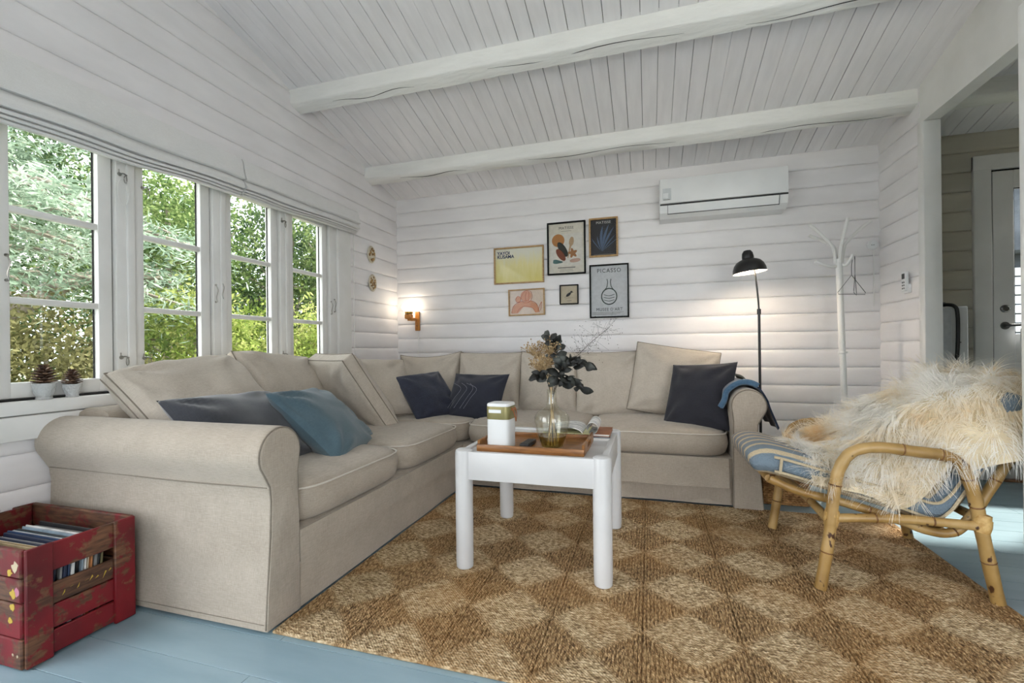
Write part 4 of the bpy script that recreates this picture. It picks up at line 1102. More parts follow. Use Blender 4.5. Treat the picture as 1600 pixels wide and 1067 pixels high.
# ================================================================== BAMBOO ARMCHAIR
t = NT('bamboo_cane'); p = t.coord('Object')
base = t.ramp(t.noise(7, 4, t.mapv(p, (1, 1, 1))), [(.3, srgb(128, 96, 48)), (.5, srgb(166, 132, 76)), (.72, srgb(190, 158, 104))])
spot = t.ramp(t.noise(22, 2, t.mapv(p, (1.6, 1.6, 1))), [(.66, (0, 0, 0, 1)), (.70, (1, 1, 1, 1))])
t.bsdf(t.mix(spot, base, srgb(70, 40, 20)), .38, t.bump(t.noise(60, 2, p), .1, .001)); M['bamboo'] = t.m
M['node'] = varied('bamboo_node', srgb(92, 60, 28), srgb(128, 88, 44), .5, 30)
M['cane'] = varied('cane_binding', srgb(176, 136, 72), srgb(206, 170, 108), .5, 60)
YA, YF = 1.985, 2.575
chair = thing('bamboo_armchair', 'bamboo armchair with bent cane arms and blue striped pad on the rug', 'armchair', (.87, 2.28, .012))
def cane(name, pts, r=.0195, k=8, taper=None, nodes=()):
    cv = _c(pts, k); n = len(cv)
    R = [r * (1 + .03 * math.sin(i * 1.3)) for i in range(n)]
    o = MB().tube(cv, R, 12).build(name, M['bamboo'], chair, angle=50)
    mb = MB()
    for f in nodes:
        i = int(f * (n - 1)); i = max(1, min(n - 2, i)); d = (cv[i + 1] - cv[i - 1]).normalized()
        mb.tube([cv[i] - d * .003, cv[i], cv[i] + d * .003], [r * 1.02, r * 1.09, r * 1.02], 12)
    if nodes: mb.build('node_ring', M['node'], o)
    return o
for yy, s in ((YA, 0), (YF, -.025)):
    dy = .012 if yy == YA else -.0
    cane('arm_and_legs', [(.607 + s, yy - .02, .014), (.640 + s, yy - .008, .20), (.663 + s, yy, .385), (.682 + s, yy, .468), (.722 + s, yy, .527), (.80 + s, yy, .548), (.92, yy, .538), (1.01, yy + .01, .525), (1.058, yy + .01, .485), (1.088, yy + dy, .40), (1.118, yy + dy + .01, .25), (1.165, yy + dy + .02, .014)], .0205, 8, nodes=(.07, .2, .52, .62, .78, .86, .95))
    cane('side_rail', [(.645 + s, yy, .275), (.88, yy + .006, .29), (1.115, yy + .01, .285)], .0165, 6, nodes=(.35, .7))
for (xa, za, xb) in ((.645, .262, .62), ):
    cane('front_rail', [(.648, YA, .262), (.636, 2.28, .282), (.614, YF, .288)], .0165, 6, nodes=(.4,))
cane('rear_rail', [(1.112, YA + .01, .305), (1.11, 2.28, .30), (1.105, YF + .01, .30)], .0165, 6, nodes=(.5,))
# sling frame that carries the pad: runs under the seat and up the back on both sides
SIDE = [(.455, .395), (.56, .352), (.72, .318), (.88, .272), (.985, .238), (1.055, .245), (1.105, .305), (1.165, .42), (1.235, .555), (1.30, .68), (1.315, .71)]
for yy in (YA + .055, YF - .055):
    cane('sling_frame', [(a, yy, b) for a, b in SIDE], .0165, 7, nodes=(.25, .5, .72))
cane('sling_crossbar', [(.455, YA + .055, .395), (.455, YF - .055, .395)], .015, 4)
cane('sling_crossbar', [(1.315, YA + .055, .71), (1.315, YF - .055, .71)], .015, 4)
cane('sling_crossbar', [(1.02, YA + .055, .24), (1.02, YF - .055, .24)], .015, 4)
for (x, yv, z) in ((.652, YA, .285), (.652, YA, .268), (.63, YF, .285), (1.112, YA + .01, .288), (1.11, YA + .01, .305)):
    MB().tube([(x - .004, yv, z - .022), (x, yv, z), (x + .004, yv, z + .022)], [.0225, .0245, .0225], 12).build('cane_binding', M['cane'], chair)
# pad: one long cushion following the sling, crocheted stripes across it
t = NT('crochet_pad'); uv = t.coord('UV'); sp_ = t.n('ShaderNodeSeparateXYZ'); t.l(uv, sp_.inputs[0])
u = sp_.outputs[0]; v = sp_.outputs[1]
wob = t.math('MULTIPLY', t.math('SUBTRACT', t.noise(26, 2, t.coord('Object')), .5), .06)
s_ = t.math('FRACT', t.math('ADD', t.math('MULTIPLY', v, 7.0), wob))
ln = t.ramp(t.math('ABSOLUTE', t.math('SUBTRACT', s_, .5)), [(.13, (1, 1, 1, 1)), (.18, (0, 0, 0, 1))])
bl_ = t.ramp(t.math('ADD', v, t.math('MULTIPLY', wob, 2.0)), [(.0, srgb(112, 128, 140)), (.3, srgb(126, 134, 142)), (.75, srgb(138, 136, 138))])
kn = t.noise(1, 1, t.mapv(t.coord('Object'), (150, 150, 150)))
t.bsdf(t.mix(ln, bl_, srgb(198, 180, 148)), .9, t.bump(t.math('ADD', kn, t.math('MULTIPLY', s_, .4)), .9, .006)); M['crochet'] = t.m
ctr = _c([(a, 0, b) for a, b in [(.395, .440), (.455, .458), (.56, .436), (.72, .392), (.88, .350), (.985, .318), (1.03, .345), (1.065, .40), (1.12, .50), (1.18, .62), (1.235, .715), (1.25, .742)]], 5)
V = []; F = []; UV = []; m = len(ctr); nv = 14
y0p, y1p = YA + .042, YF - .042
for side in (1, -1):
    for i, p in enumerate(ctr):
        d = (ctr[min(i + 1, m - 1)] - ctr[max(i - 1, 0)]).normalized(); nrm = Vector((-d.z, 0, d.x))
        e = min(1, (i / (m - 1)) * 9, (1 - i / (m - 1)) * 9); e = math.sqrt(max(0, 1 - (1 - e) ** 2))
        for j in range(nv + 1):
            tj = j / nv; q = abs(2 * tj - 1); ed = math.sqrt(max(0.0, 1 - q ** 5))
            th = (.014 + .046 * ed) * (.25 + .75 * e)
            inset = .03 * (1 - e)
            P = p + nrm * side * th + Vector((0, (y0p + inset) + (y1p - y0p - 2 * inset) * tj, 0)); V.append(P); UV.append((i / (m - 1), tj))
S = m * (nv + 1)
for i in range(m - 1):
    for j in range(nv):
        a = i * (nv + 1) + j; F.append((a, a + 1, a + nv + 2, a + nv + 1)); F.append((S + a, S + a + nv + 1, S + a + nv + 2, S + a + 1))
ring = [j for j in range(nv + 1)] + [i * (nv + 1) + nv for i in range(1, m)] + [(m - 1) * (nv + 1) + j for j in range(nv - 1, -1, -1)] + [i * (nv + 1) for i in range(m - 2, 0, -1)]
for a, b in zip(ring, ring[1:] + ring[:1]): F.append((a, b, S + b, S + a))
pad = thing('chair_pad', 'grey-blue crocheted pad with cream stripes lying in the bamboo armchair', 'cushion', (.87, 2.28, .33))
MB().add(V, F, UV).build('pad', M['crochet'], pad, angle=80)
mx_ = fabric('cream_crochet', srgb(172, 156, 126), srgb(198, 182, 152), 300, .9, .6, .1)
def trim_band(i0, i1, y, zoff=0):
    pts = []
    for i in range(i0, i1 + 1):
        p = ctr[i]; pts.append((p.x, y, p.z + zoff))
    return pts
for zo in (.028, -.028): MB().tube(trim_band(6, m - 16, y0p - .004, zo), .0055, 6).build('crochet_edge', mx_, pad)
MB().tube([(ctr[7].x, y0p - .006, ctr[7].z - .032), (ctr[7].x + .006, y0p - .009, ctr[7].z + .03)], .0055, 6).build('crochet_edge', mx_, pad)

# ================================================================== SHEEPSKIN
PROF = _c([(.60, 0, .482), (.70, 0, .486), (.79, 0, .525), (.87, 0, .575), (.95, 0, .655), (1.03, 0, .72), (1.12, 0, .76), (1.23, 0, .785), (1.335, 0, .785), (1.405, 0, .74), (1.42, 0, .64)], 5)
skin = thing('sheepskin', 'shaggy cream sheepskin draped over the bamboo armchair', 'sheepskin', (1.0, 2.28, .45))
mP = len(PROF)
def skin_pt(s, tt):
    """s 0..1 along the chair (seat front to behind the back), tt 0..1 across, 0 = near edge"""
    f = s * (mP - 1); i = min(int(f), mP - 2); p = PROF[i].lerp(PROF[i + 1], f - i)
    wide = .5 + .5 * math.sin(min(1, s * 1.9) * PI / 2)
    ya, yb = 2.03 - .0 * s, 2.55 - .10 * (1 - wide)
    ya = 2.02 - .045 * max(0, min(1, (s - .45) / .2))
    yy = ya + (yb - ya) * tt; z = p.z
    # the near edge slides off the seat and hangs beside it
    if tt < .22:
        hang = (.22 - tt) / .22; w = math.exp(-((s - .38) / .19) ** 2)
        z -= w * (.26 * hang ** 1.15 + .02); yy -= w * .012 * hang
        z -= (1 - w) * (.24 if s > .5 else .08) * hang ** 1.4; yy -= (1 - w) * .02 * hang
    z -= .05 * max(0, tt - .8) / .2
    return Vector((p.x, yy, z))
NS_, NT_ = 44, 26
V = [skin_pt(i / NS_, j / NT_) for i in range(NS_ + 1) for j in range(NT_ + 1)]
V2 = [p - Vector((0, 0, .006)) for p in V]; F = []; S = len(V)
for i in range(NS_):
    for j in range(NT_): a = i * (NT_ + 1) + j; F.append((a, a + 1, a + NT_ + 2, a + NT_ + 1)); F.append((S + a, S + a + NT_ + 1, S + a + NT_ + 2, S + a + 1))
ring = [j for j in range(NT_ + 1)] + [i * (NT_ + 1) + NT_ for i in range(1, NS_ + 1)] + [NS_ * (NT_ + 1) + j for j in range(NT_ - 1, -1, -1)] + [i * (NT_ + 1) for i in range(NS_ - 1, 0, -1)]
for a, b in zip(ring, ring[1:] + ring[:1]): F.append((a, b, S + b, S + a))
m_hide = varied('fleece_hide', srgb(206, 190, 158), srgb(226, 212, 184), .95, 20)
MB().add(V + V2, F).build('hide', m_hide, skin, angle=80)
t = NT('fleece_wool'); c = t.ramp(t.math('ADD', t.math('MULTIPLY', t.noise(5, 3, t.pos()), .7), t.math('MULTIPLY', t.noise(70, 2, t.pos()), .3)), [(.30, srgb(240, 214, 168)), (.42, srgb(250, 240, 220)), (.55, srgb(255, 253, 248))])
d = t.n('ShaderNodeBsdfDiffuse'); tr = t.n('ShaderNodeBsdfTranslucent'); mx = t.n('ShaderNodeMixShader'); mx.inputs[0].default_value = .5
t.l(c, d.inputs[0]); t.l(c, tr.inputs[0]); t.l(d.outputs[0], mx.inputs[1]); t.l(tr.outputs[0], mx.inputs[2]); t.l(mx.outputs[0], t.out.inputs['Surface']); M['fleece'] = t.m
NH = 32000; SEG = 6
rv = random.Random(5); VV = np.zeros((NH, SEG + 1, 2, 3)); ol = Vector(world_loc(skin))
for h in range(NH):
    s, tt = rv.random(), rv.random() ** .9
    p = skin_pt(s, tt); a = skin_pt(min(1, s + .01), tt) - skin_pt(max(0, s - .01), tt); b = skin_pt(s, min(1, tt + .02)) - skin_pt(s, max(0, tt - .02))
    n = a.cross(b).normalized()
    if n.z < -.3: n = -n
    q = p * 7; fl_ = Vector((noise.noise(q), noise.noise(q + Vector((9, 3, 1))), noise.noise(q + Vector((2, 7, 5))) ))
    lock = p * 26; lk = Vector((noise.noise(lock), noise.noise(lock + Vector((4, 0, 2))), noise.noise(lock + Vector((1, 6, 3)))))
    L = rv.uniform(.075, .135) * (.85 if tt < .2 else 1)
    tg = (a.normalized() if s > .8 else -a.normalized()) if a.length > 1e-6 else Vector((0, 0, 0))
    d = (n * .62 + tg * .45 + fl_ * .9 + lk * .6 + Vector((0, -.22, 0))).normalized()
    side = d.cross(Vector((rv.uniform(-1, 1), rv.uniform(-1, 1), rv.uniform(-1, 1)))).normalized()
    pos = p + n * .001; w = rv.uniform(.0008, .0016)
    for k in range(SEG + 1):
        ww = w * (1 - .8 * k / SEG); VV[h, k, 0] = pos - side * ww - ol; VV[h, k, 1] = pos + side * ww - ol
        d = (d + Vector((0, 0, -.27 - (.12 if tt < .2 else 0))) + lk * .30 + fl_ * .16 - n * .02).normalized(); pos = pos + d * (L / SEG)
        # stay outside the hide and the pad
n2 = (SEG + 1) * 2; base = (np.arange(NH) * n2)[:, None, None]
q = np.array([[2 * k, 2 * k + 1, 2 * k + 3, 2 * k + 2] for k in range(SEG)])[None] + base
q = q.reshape(-1, 4); me = bpy.data.meshes.new('fleece'); me.vertices.add(NH * n2); me.vertices.foreach_set('co', VV.ravel())
me.loops.add(q.size); me.loops.foreach_set('vertex_index', q.ravel()); me.polygons.add(len(q)); me.polygons.foreach_set('loop_start', np.arange(0, q.size, 4)); me.polygons.foreach_set('loop_total', np.full(len(q), 4))
me.update(calc_edges=True); me.shade_smooth(); me.materials.append(M['fleece'])
fo = bpy.data.objects.new('fleece', me); COL.objects.link(fo); fo.parent = skin; fo['kind'] = 'stuff'

# ================================================================== WICKER BASKET behind the chair
bk = thing('wicker_basket', 'small brown wicker basket on the floor beside the far sofa arm', 'basket', (.745, 3.06, 0))
m_w = varied('wicker', srgb(128, 88, 48), srgb(184, 140, 88), .6, 40)
bx0, bx1, by0, by1, bz = .640, .865, 2.975, 3.25, .20
B('lining', varied('basket_lining', srgb(92, 66, 40), srgb(112, 82, 52), .9, 10), bk, bx0 + .006, bx1 - .006, by0 + .006, by1 - .006, .004, bz - .02)
rows = 15
def per(t):
    L = 2 * ((bx1 - bx0) + (by1 - by0)); d = t * L
    if d < bx1 - bx0: return bx0 + d, by0
    d -= bx1 - bx0
    if d < by1 - by0: return bx1, by0 + d
    d -= by1 - by0
    if d < bx1 - bx0: return bx1 - d, by1
    return bx0, by1 - (d - (bx1 - bx0))
cxm, cym = (bx0 + bx1) / 2, (by0 + by1) / 2
for r_ in range(rows):
    pts = []
    for k in range(96):
        x, yv = per(k / 96); o_ = 1 + .022 * math.cos(PI * k + PI * r_) ; fl2 = 1 + .02 * r_ / rows
        pts.append((cxm + (x - cxm) * o_ * fl2, cym + (yv - cym) * o_ * fl2, .008 + r_ * (bz - .012) / (rows - 1)))
    MB().tube(pts, .0062, 6, closed=True).build('wicker_strand', m_w, bk)
mb = MB()
for k in range(0, 96, 2):
    x, yv = per(k / 96); mb.tube([(x, yv, .004), (cxm + (x - cxm) * 1.02, cym + (yv - cym) * 1.02, bz)], .0035, 5)
mb.build('stakes', m_w, bk)
# ================================================================== ON THE BACK WALL
YW = YB - .0145
FONT = {}
def lettering(body, size, parent, x, z, y, mat, align='LEFT', space=1.0, extr=.0, name='lettering', sx=1.0, bold=0):
    cu = bpy.data.curves.new('lettering', 'FONT'); cu.body = body; cu.size = size; cu.align_x = align; cu.space_character = space; cu.extrude = .0003; cu.offset = bold; cu.resolution_u = 3; cu.space_line = .8
    ob = bpy.data.objects.new('tmp', cu); COL.objects.link(ob)
    dg = bpy.context.evaluated_depsgraph_get(); me = bpy.data.meshes.new_from_object(ob.evaluated_get(dg)); COL.objects.unlink(ob); bpy.data.objects.remove(ob)
    me.materials.clear(); me.materials.append(mat); me.name = name
    o = bpy.data.objects.new(name, me); COL.objects.link(o); o.parent = parent; o.location = (x, y, z); o.rotation_euler = (PI / 2, 0, 0); o.scale = (sx, 1, 1)
    return o
def poly(parent, pts, y, mat, name='printed_shape'):
    MB().prism(pts, y, y + .0006, 'y').build(name, mat, parent, smooth=False, local=True)
def blob(cx, cz, rx, rz, rot=0, n=20, f=None):
    P = []
    for k in range(n):
        a = 2 * PI * k / n; r = f(a) if f else 1; x, z = rx * r * math.cos(a), rz * r * math.sin(a)
        P.append((cx + x * math.cos(rot) - z * math.sin(rot), cz + x * math.sin(rot) + z * math.cos(rot)))
    return P
def picture(label, x0, x1, z0, z1, bw, fmat, pmat, roll=0.0, glass=True):
    w, h = x1 - x0, z1 - z0
    o = thing('picture_frame', label, 'picture', ((x0 + x1) / 2, YW, (z0 + z1) / 2), (0, roll, 0), group='framed pictures on the back wall')
    for a, b, c, d in ((-w / 2, w / 2, h / 2 - bw, h / 2), (-w / 2, w / 2, -h / 2, -h / 2 + bw), (-w / 2, -w / 2 + bw, -h / 2 + bw, h / 2 - bw), (w / 2 - bw, w / 2, -h / 2 + bw, h / 2 - bw)):
        MB().box(a, b, -.022, -.001, c, d, .0015).build('frame_bar', fmat, o, local=True)
    MB().box(-w / 2 + bw * .5, w / 2 - bw * .5, -.008, -.003, -h / 2 + bw * .5, h / 2 - bw * .5).build('print', pmat, o, local=True)
    if glass: MB().box(-w / 2 + bw * .6, w / 2 - bw * .6, -.0125, -.0115, -h / 2 + bw * .6, h / 2 - bw * .6).build('glazing', M['picglass'], o, local=True)
    return o, w, h
M['picglass'] = glass_mat('picture_glass', (1, 1, 1, 1), .008)
ink = lambda n, r, g, b: flat(n, srgb(r, g, b), .7)
i_navy, i_black, i_grey, i_white = ink('ink_navy', 34, 48, 92), ink('ink_black', 30, 30, 32), ink('ink_grey', 120, 118, 112), ink('ink_white', 214, 214, 210)
YI = -.0088
# wide pale yellow print
t = NT('yellow_print'); g = t.n('ShaderNodeSeparateXYZ'); t.l(t.coord('Object'), g.inputs[0])
nz = t.noise(1, 3, t.mapv(t.coord('Object'), (60, 60, 9)))
t.bsdf(t.ramp(t.math('ADD', t.math('MULTIPLY_ADD', g.outputs[2], -2.2, .5), t.math('MULTIPLY', t.math('SUBTRACT', nz, .5), .35)), [(.25, srgb(222, 220, 204)), (.5, srgb(226, 216, 156)), (.8, srgb(214, 202, 122))]), .6)
o, w, h = picture('wide pale yellow poster with blue capitals in a thin oak frame', -1.318, -.862, 1.500, 1.823, .012, M['oak'], t.m)
lettering('YAYOI\nKUSAMA', .040, o, -w / 2 + .03, h / 2 - .062, YI, i_navy, 'LEFT', .98, bold=.0012)
# tall cut-out shapes poster, black frame
o, w, h = picture('tall cream poster of coloured cut-out leaf shapes in a black frame', -.830, -.500, 1.554, 2.005, .013, M['black_frame'], ink('cream_paper', 214, 208, 194))
lettering('MATISSE', .032, o, 0, h / 2 - .062, YI, i_black, 'CENTER', 1.1)
poly(o, [(-.135, -.150), (.135, -.150), (.135, .125), (-.135, .125)], YI + .0004, ink('pale_panel', 216, 212, 202))
poly(o, blob(-.070, .070, .055, .055), YI - .0004, ink('ochre', 178, 122, 66))
poly(o, blob(-.025, -.005, .030, .072, .55, 20, lambda a: 1 - .25 * math.cos(a)), YI - .0012, ink('ink_green_black', 46, 50, 44))
poly(o, blob(-.048, -.055, .027, .062, .62), YI - .0018, ink('brick', 126, 66, 40))
poly(o, blob(.045, .055, .020, .040, -.15), YI - .0012, ink('beige_ink', 178, 150, 116)); poly(o, [(.030, .03), (.045, .02), (.016, -.085), (.008, -.085)], YI - .001, ink('beige_ink2', 178, 150, 116))
poly(o, blob(.055, -.045, .042, .045, .5, 30, lambda a: .75 + .25 * math.cos(5 * a)), YI - .0018, ink('tan_ink', 160, 110, 66))
poly(o, blob(-.080, -.112, .050, .020, -.1, 24, lambda a: .85 + .15 * math.cos(3 * a)), YI - .0012, ink('teal_ink', 74, 110, 108)); poly(o, blob(.075, -.108, .046, .022, .1, 24, lambda a: .88 + .12 * math.cos(2 * a)), YI - .0012, ink('pink_ink', 192, 158, 140))
for k, (ww, hh) in enumerate(((.15, .009), (.11, .003), (.12, .003))): poly(o, [(-ww / 2, -.170 - .013 * k), (ww / 2, -.170 - .013 * k), (ww / 2, -.170 - .013 * k + hh), (-ww / 2, -.170 - .013 * k + hh)], YI, i_grey, 'printed_line')
poly(o, [(-.045, h / 2 - .080), (.045, h / 2 - .080), (.045, h / 2 - .077), (-.045, h / 2 - .077)], YI, i_grey, 'printed_line')
# dark print with blue fronds
o, w, h = picture('dark poster of blue-grey fronds in an oak frame', -.470, -.232, 1.684, 2.011, .014, M['oak'], ink('dark_paper', 42, 42, 46))
lettering('MATISSE', .030, o, 0, h / 2 - .048, YI, i_white, 'CENTER', 1.12)
i_fr = ink('frond_blue', 84, 102, 128)
for (a, L, bw_) in ((-.78, .17, .007), (-.50, .15, .007), (-.20, .22, .011), (.03, .225, .011), (.26, .21, .010), (.54, .16, .007), (.80, .17, .007)):
    P = [(-.01 + L * tq * math.sin(a + .22 * tq) + sgn * bw_ * math.sin(PI * tq ** 1.3) * math.cos(a), -.118 + L * tq * math.cos(a)) for sgn, rng_ in ((-1, np.linspace(0, 1, 9)), (1, np.linspace(1, 0, 9))) for tq in rng_]
    poly(o, P[:9] + P[10:17], YI - .0003 * (1 + abs(a)), i_fr)
poly(o, [(-.08, -h / 2 + .02), (.09, -h / 2 + .02), (.09, -h / 2 + .024), (-.08, -h / 2 + .024)], YI, i_grey, 'printed_line')
# grey poster with a bottle drawing
o, w, h = picture('tall grey poster of a round bottle drawing in a black frame', -.470, -.149, 1.174, 1.620, .012, M['black_frame'], ink('grey_paper', 196, 198, 200))
lettering('PICASSO', .048, o, .0, h / 2 - .068, YI, i_black, 'CENTER', 1.2, sx=.92)
lettering("MUSEE D'ART", .036, o, .0, -h / 2 + .058, YI, i_black, 'CENTER', 1.1, sx=.92)
ring = [(.0 + .062 * math.cos(a), -.045 + .066 * math.sin(a)) for a in [2 * PI * k / 36 for k in range(36)]]
i_gd = ink('ink_dark_green', 44, 60, 52)
MB().tube([(a, YI, b) for a, b in ring], .0042, 6, closed=True).build('printed_line', i_gd, o, local=True)
for sx in (-1, 1): MB().tube(_c([(sx * .036, YI, .010), (sx * .018, YI, .035), (sx * .012, YI, .075), (sx * .016, YI, .100)], 5), .0032, 5).build('printed_line', i_gd, o, local=True)
for k in range(3): MB().tube(_c([(-.044, YI, -.03 - .022 * k), (0, YI, -.04 - .022 * k), (.044, YI, -.03 - .022 * k)], 5), .0024, 5).build('printed_line', i_gd, o, local=True)
for k in range(3): poly(o, [(-.14, -h / 2 + .044 - .009 * k), (.12 - .03 * k, -h / 2 + .044 - .009 * k), (.12 - .03 * k, -h / 2 + .047 - .009 * k), (-.14, -h / 2 + .047 - .009 * k)], YI, i_grey, 'printed_line')
# orange line drawing
o, w, h = picture('small orange line drawing of a reclining shape in an oak frame', -1.186, -.858, 1.215, 1.448, .011, M['oak'], ink('pale_peach_paper', 218, 200, 182), -.01)
i_or = ink('ink_orange', 186, 96, 58); i_or2 = ink('ink_peach', 206, 146, 110)
poly(o, blob(-.005, .055, .050, .048, .2), YI, i_or2); poly(o, blob(-.075, .030, .025, .026), YI, i_or2)
poly(o, [(-.14, -.095), (-.12, -.03), (-.06, .005), (.04, .01), (.09, -.02), (.115, -.09), (.08, -.095), (.05, -.05), (-.03, -.04), (-.08, -.095)], YI + .0003, i_or2)
for P in ([(-.05, .05), (-.01, .10), (.04, .09), (.05, .04), (.02, .0), (-.03, .0), (-.05, .05)], [(-.10, .03), (-.08, .055), (-.055, .04), (-.06, .01), (-.09, .005), (-.10, .03)], [(-.14, -.09), (-.12, -.03), (-.06, .005), (.04, .01), (.09, -.02), (.115, -.09)],
          [(-.09, -.09), (-.06, -.05), (-.01, -.035), (.05, -.05), (.08, -.09)], [(.10, -.08), (.135, .0), (.125, -.08)], [(.0, .09), (-.01, .04), (.0, .01)], [(.02, .09), (.02, .05), (.015, .01)]):
    MB().tube(_c([(a, YI - .0004, b) for a, b in P], 5), .0022, 5).build('printed_line', i_or, o, local=True)
# tiny bird
o, w, h = picture('tiny square sketch of a perched bird in a black frame', -.726, -.565, 1.298, 1.466, .009, M['black_frame'], ink('beige_paper', 190, 178, 154))
poly(o, blob(-.005, .0, .026, .012, .65), YI, i_black); poly(o, blob(.020, .022, .010, .009), YI, i_black); poly(o, [(-.02, -.012), (-.044, -.026), (-.03, -.02), (-.012, -.014)], YI, i_black)
poly(o, [(.028, .022), (.040, .018), (.028, .017)], YI, i_black); poly(o, [(-.03, -.03), (.035, -.026), (.035, -.028), (-.03, -.032)], YI, i_grey); poly(o, [(-.02, -.055), (.02, -.055), (.02, -.051), (-.02, -.051)], YI, i_grey, 'printed_line')

# ---- air conditioner
ac = thing('air_conditioner', 'white wall air conditioner high on the back wall', 'air conditioner', (.535, YW, 1.91))
ax0, ax1 = .096, .972
prof = [(YW, 2.225), (3.74, 2.225), (3.705, 2.212), (3.695, 2.19), (3.695, 2.020), (3.715, 1.955), (3.76, 1.922), (YW, 1.918)]
MB().prism(prof, ax0, ax1, 'x').build('housing', M['plastic_white'], ac, angle=25)
B('front_panel', M['plastic_white'], ac, ax0 + .004, ax1 - .004, 3.684, 3.697, 2.022, 2.208, b=.004, seg=2)
B('dark_slot', M['plastic_black'], ac, ax0 + .002, ax1 - .002, 3.690, 3.702, 2.010, 2.020)
MB().prism([(3.692, 2.008), (3.6975, 2.008), (3.719, 1.952), (3.713, 1.950)], ax0 + .06, ax1 - .06, 'x').build('louver', M['plastic_white'], ac, smooth=False)
for xx in (ax0 + .056, ax1 - .058): MB().prism([(3.6905, 2.009), (3.699, 2.009), (3.722, 1.944), (3.7115, 1.944)], xx, xx + .003, 'x').build('louver_gap', M['plastic_grey'], ac, smooth=False)
MB().prism([(3.711, 1.9495), (3.722, 1.9495), (3.724, 1.9465), (3.712, 1.9465)], ax0 + .056, ax1 - .056, 'x').build('louver_gap', M['plastic_grey'], ac, smooth=False)
B('label_sticker', flat('pale_label', srgb(206, 210, 212), .4), ac, ax0 + .020, ax0 + .082, 3.6826, 3.684, 2.045, 2.135)
B('label_sticker', flat('silver_label', srgb(236, 238, 240), .3), ac, ax0 + .024, ax0 + .062, 3.6818, 3.6826, 2.062, 2.10)
B('label_sticker', i_grey, ac, ax0 + .026, ax0 + .072, 3.6818, 3.6826, 2.048, 2.052)

# ---- wall sconce
sc = thing('wall_sconce', 'lit wooden wall sconce with white onion glass shade in the corner', 'wall lamp', (-2.085, YW, 1.10))
B('back_plate', M['copper_wood'], sc, -2.112, -2.066, YW - .018, YW, 1.105, 1.285, b=.003)
B('arm', M['copper_wood'], sc, -2.150, -2.085, 3.79, YW - .016, 1.196, 1.222, b=.003); B('arm', M['copper_wood'], sc, -2.165, -2.105, 3.765, 3.825, 1.212, 1.256, b=.006)
m_br = varied('brass', srgb(150, 116, 52), srgb(190, 156, 86), .3, 20, Metallic=1.0)
MB().lathe([(0, 1.258), (.034, 1.258), (.036, 1.262), (.036, 1.278), (.030, 1.283), (0, 1.283)], (-2.135, 3.795, 0), 24).build('collar', m_br, sc)
m_glow = emit('lit_opal_glass', (1.0, .88, .70, 1), 1.6)
MB().lathe([(.026, 1.284), (.05, 1.292), (.064, 1.308), (.066, 1.325), (.055, 1.345), (.036, 1.358), (.022, 1.370), (.012, 1.384), (0, 1.388)], (-2.135, 3.795, 0), 28).build('shade', m_glow, sc)
MB().lathe([(0, .005), (.004, .005), (.005, 0), (0, 0)], (-2.088, YW - .023, 1.15), 8, 'y').build('switch', M['plastic_black'], sc)
MB().tube(_c([(-2.088, YW - .006, 1.106), (-2.086, YW - .004, 1.0), (-2.092, YW - .005, .95), (-2.088, YW - .004, .90), (-2.088, YW - .004, .72)], 6), .0022, 5).build('cord', M['trim'], sc)

# ---- relief plaques on the left wall
m_pl = varied('glazed_plaque', srgb(196, 186, 164), srgb(218, 210, 190), .4, 20); m_p2 = varied('gilded_relief', srgb(112, 82, 44), srgb(172, 136, 78), .45, 30)
for (yy, zz, lb, sd) in ((3.452, 1.757, 'oval gilt relief plaque, upper of two beside the window', 1), (3.465, 1.512, 'oval gilt relief plaque, lower of two beside the window', 2)):
    o = thing('relief_plaque', lb, 'plaque', (XL + .0145, yy, zz), group='relief plaques')
    MB().lathe([(0, 0), (.058, 0), (.062, .006), (.056, .013), (.048, .010), (0, .012)], (XL + .0145, yy, zz), 30, 'x', .92, 1.22).build('disc', m_pl, o)
    r_ = random.Random(sd); mb = MB()
    for q in range(34):
        a, rr_ = r_.uniform(0, 6.28), .046 * math.sqrt(r_.random()); s = r_.uniform(.005, .011)
        mb.lathe([(s, 0), (s * .8, s * .5), (0, s * .7)], (XL + .0145 + .010, yy + rr_ * .9 * math.cos(a), zz + 1.2 * rr_ * math.sin(a)), 7, 'x', 1, r_.uniform(.6, 1.6))
    mb.build('relief', m_p2, o)

# ---- pine cones in hobnail glass cups on the sill
t = NT('milky_hobnail_glass'); vo = t.n('ShaderNodeTexVoronoi'); vo.inputs['Scale'].default_value = 150; t.l(t.coord('Object'), vo.inputs['Vector'])
pb = t.n('ShaderNodeBsdfPrincipled'); pb.inputs['Base Color'].default_value = srgb(238, 240, 240); pb.inputs['Roughness'].default_value = .12
t.l(t.bump(vo.outputs['Distance'], .9, .004), pb.inputs['Normal']); tr = t.n('ShaderNodeBsdfTransparent'); mx = t.n('ShaderNodeMixShader'); mx.inputs[0].default_value = .6
t.l(tr.outputs[0], mx.inputs[1]); t.l(pb.outputs[0], mx.inputs[2]); t.l(mx.outputs[0], t.out.inputs['Surface']); M['cup'] = t.m
t = NT('pine_cone'); t.bsdf(t.ramp(t.noise(40, 3, t.pos()), [(.35, srgb(50, 32, 24)), (.55, srgb(96, 68, 50)), (.7, srgb(160, 130, 104))]), .75); M['cone'] = t.m
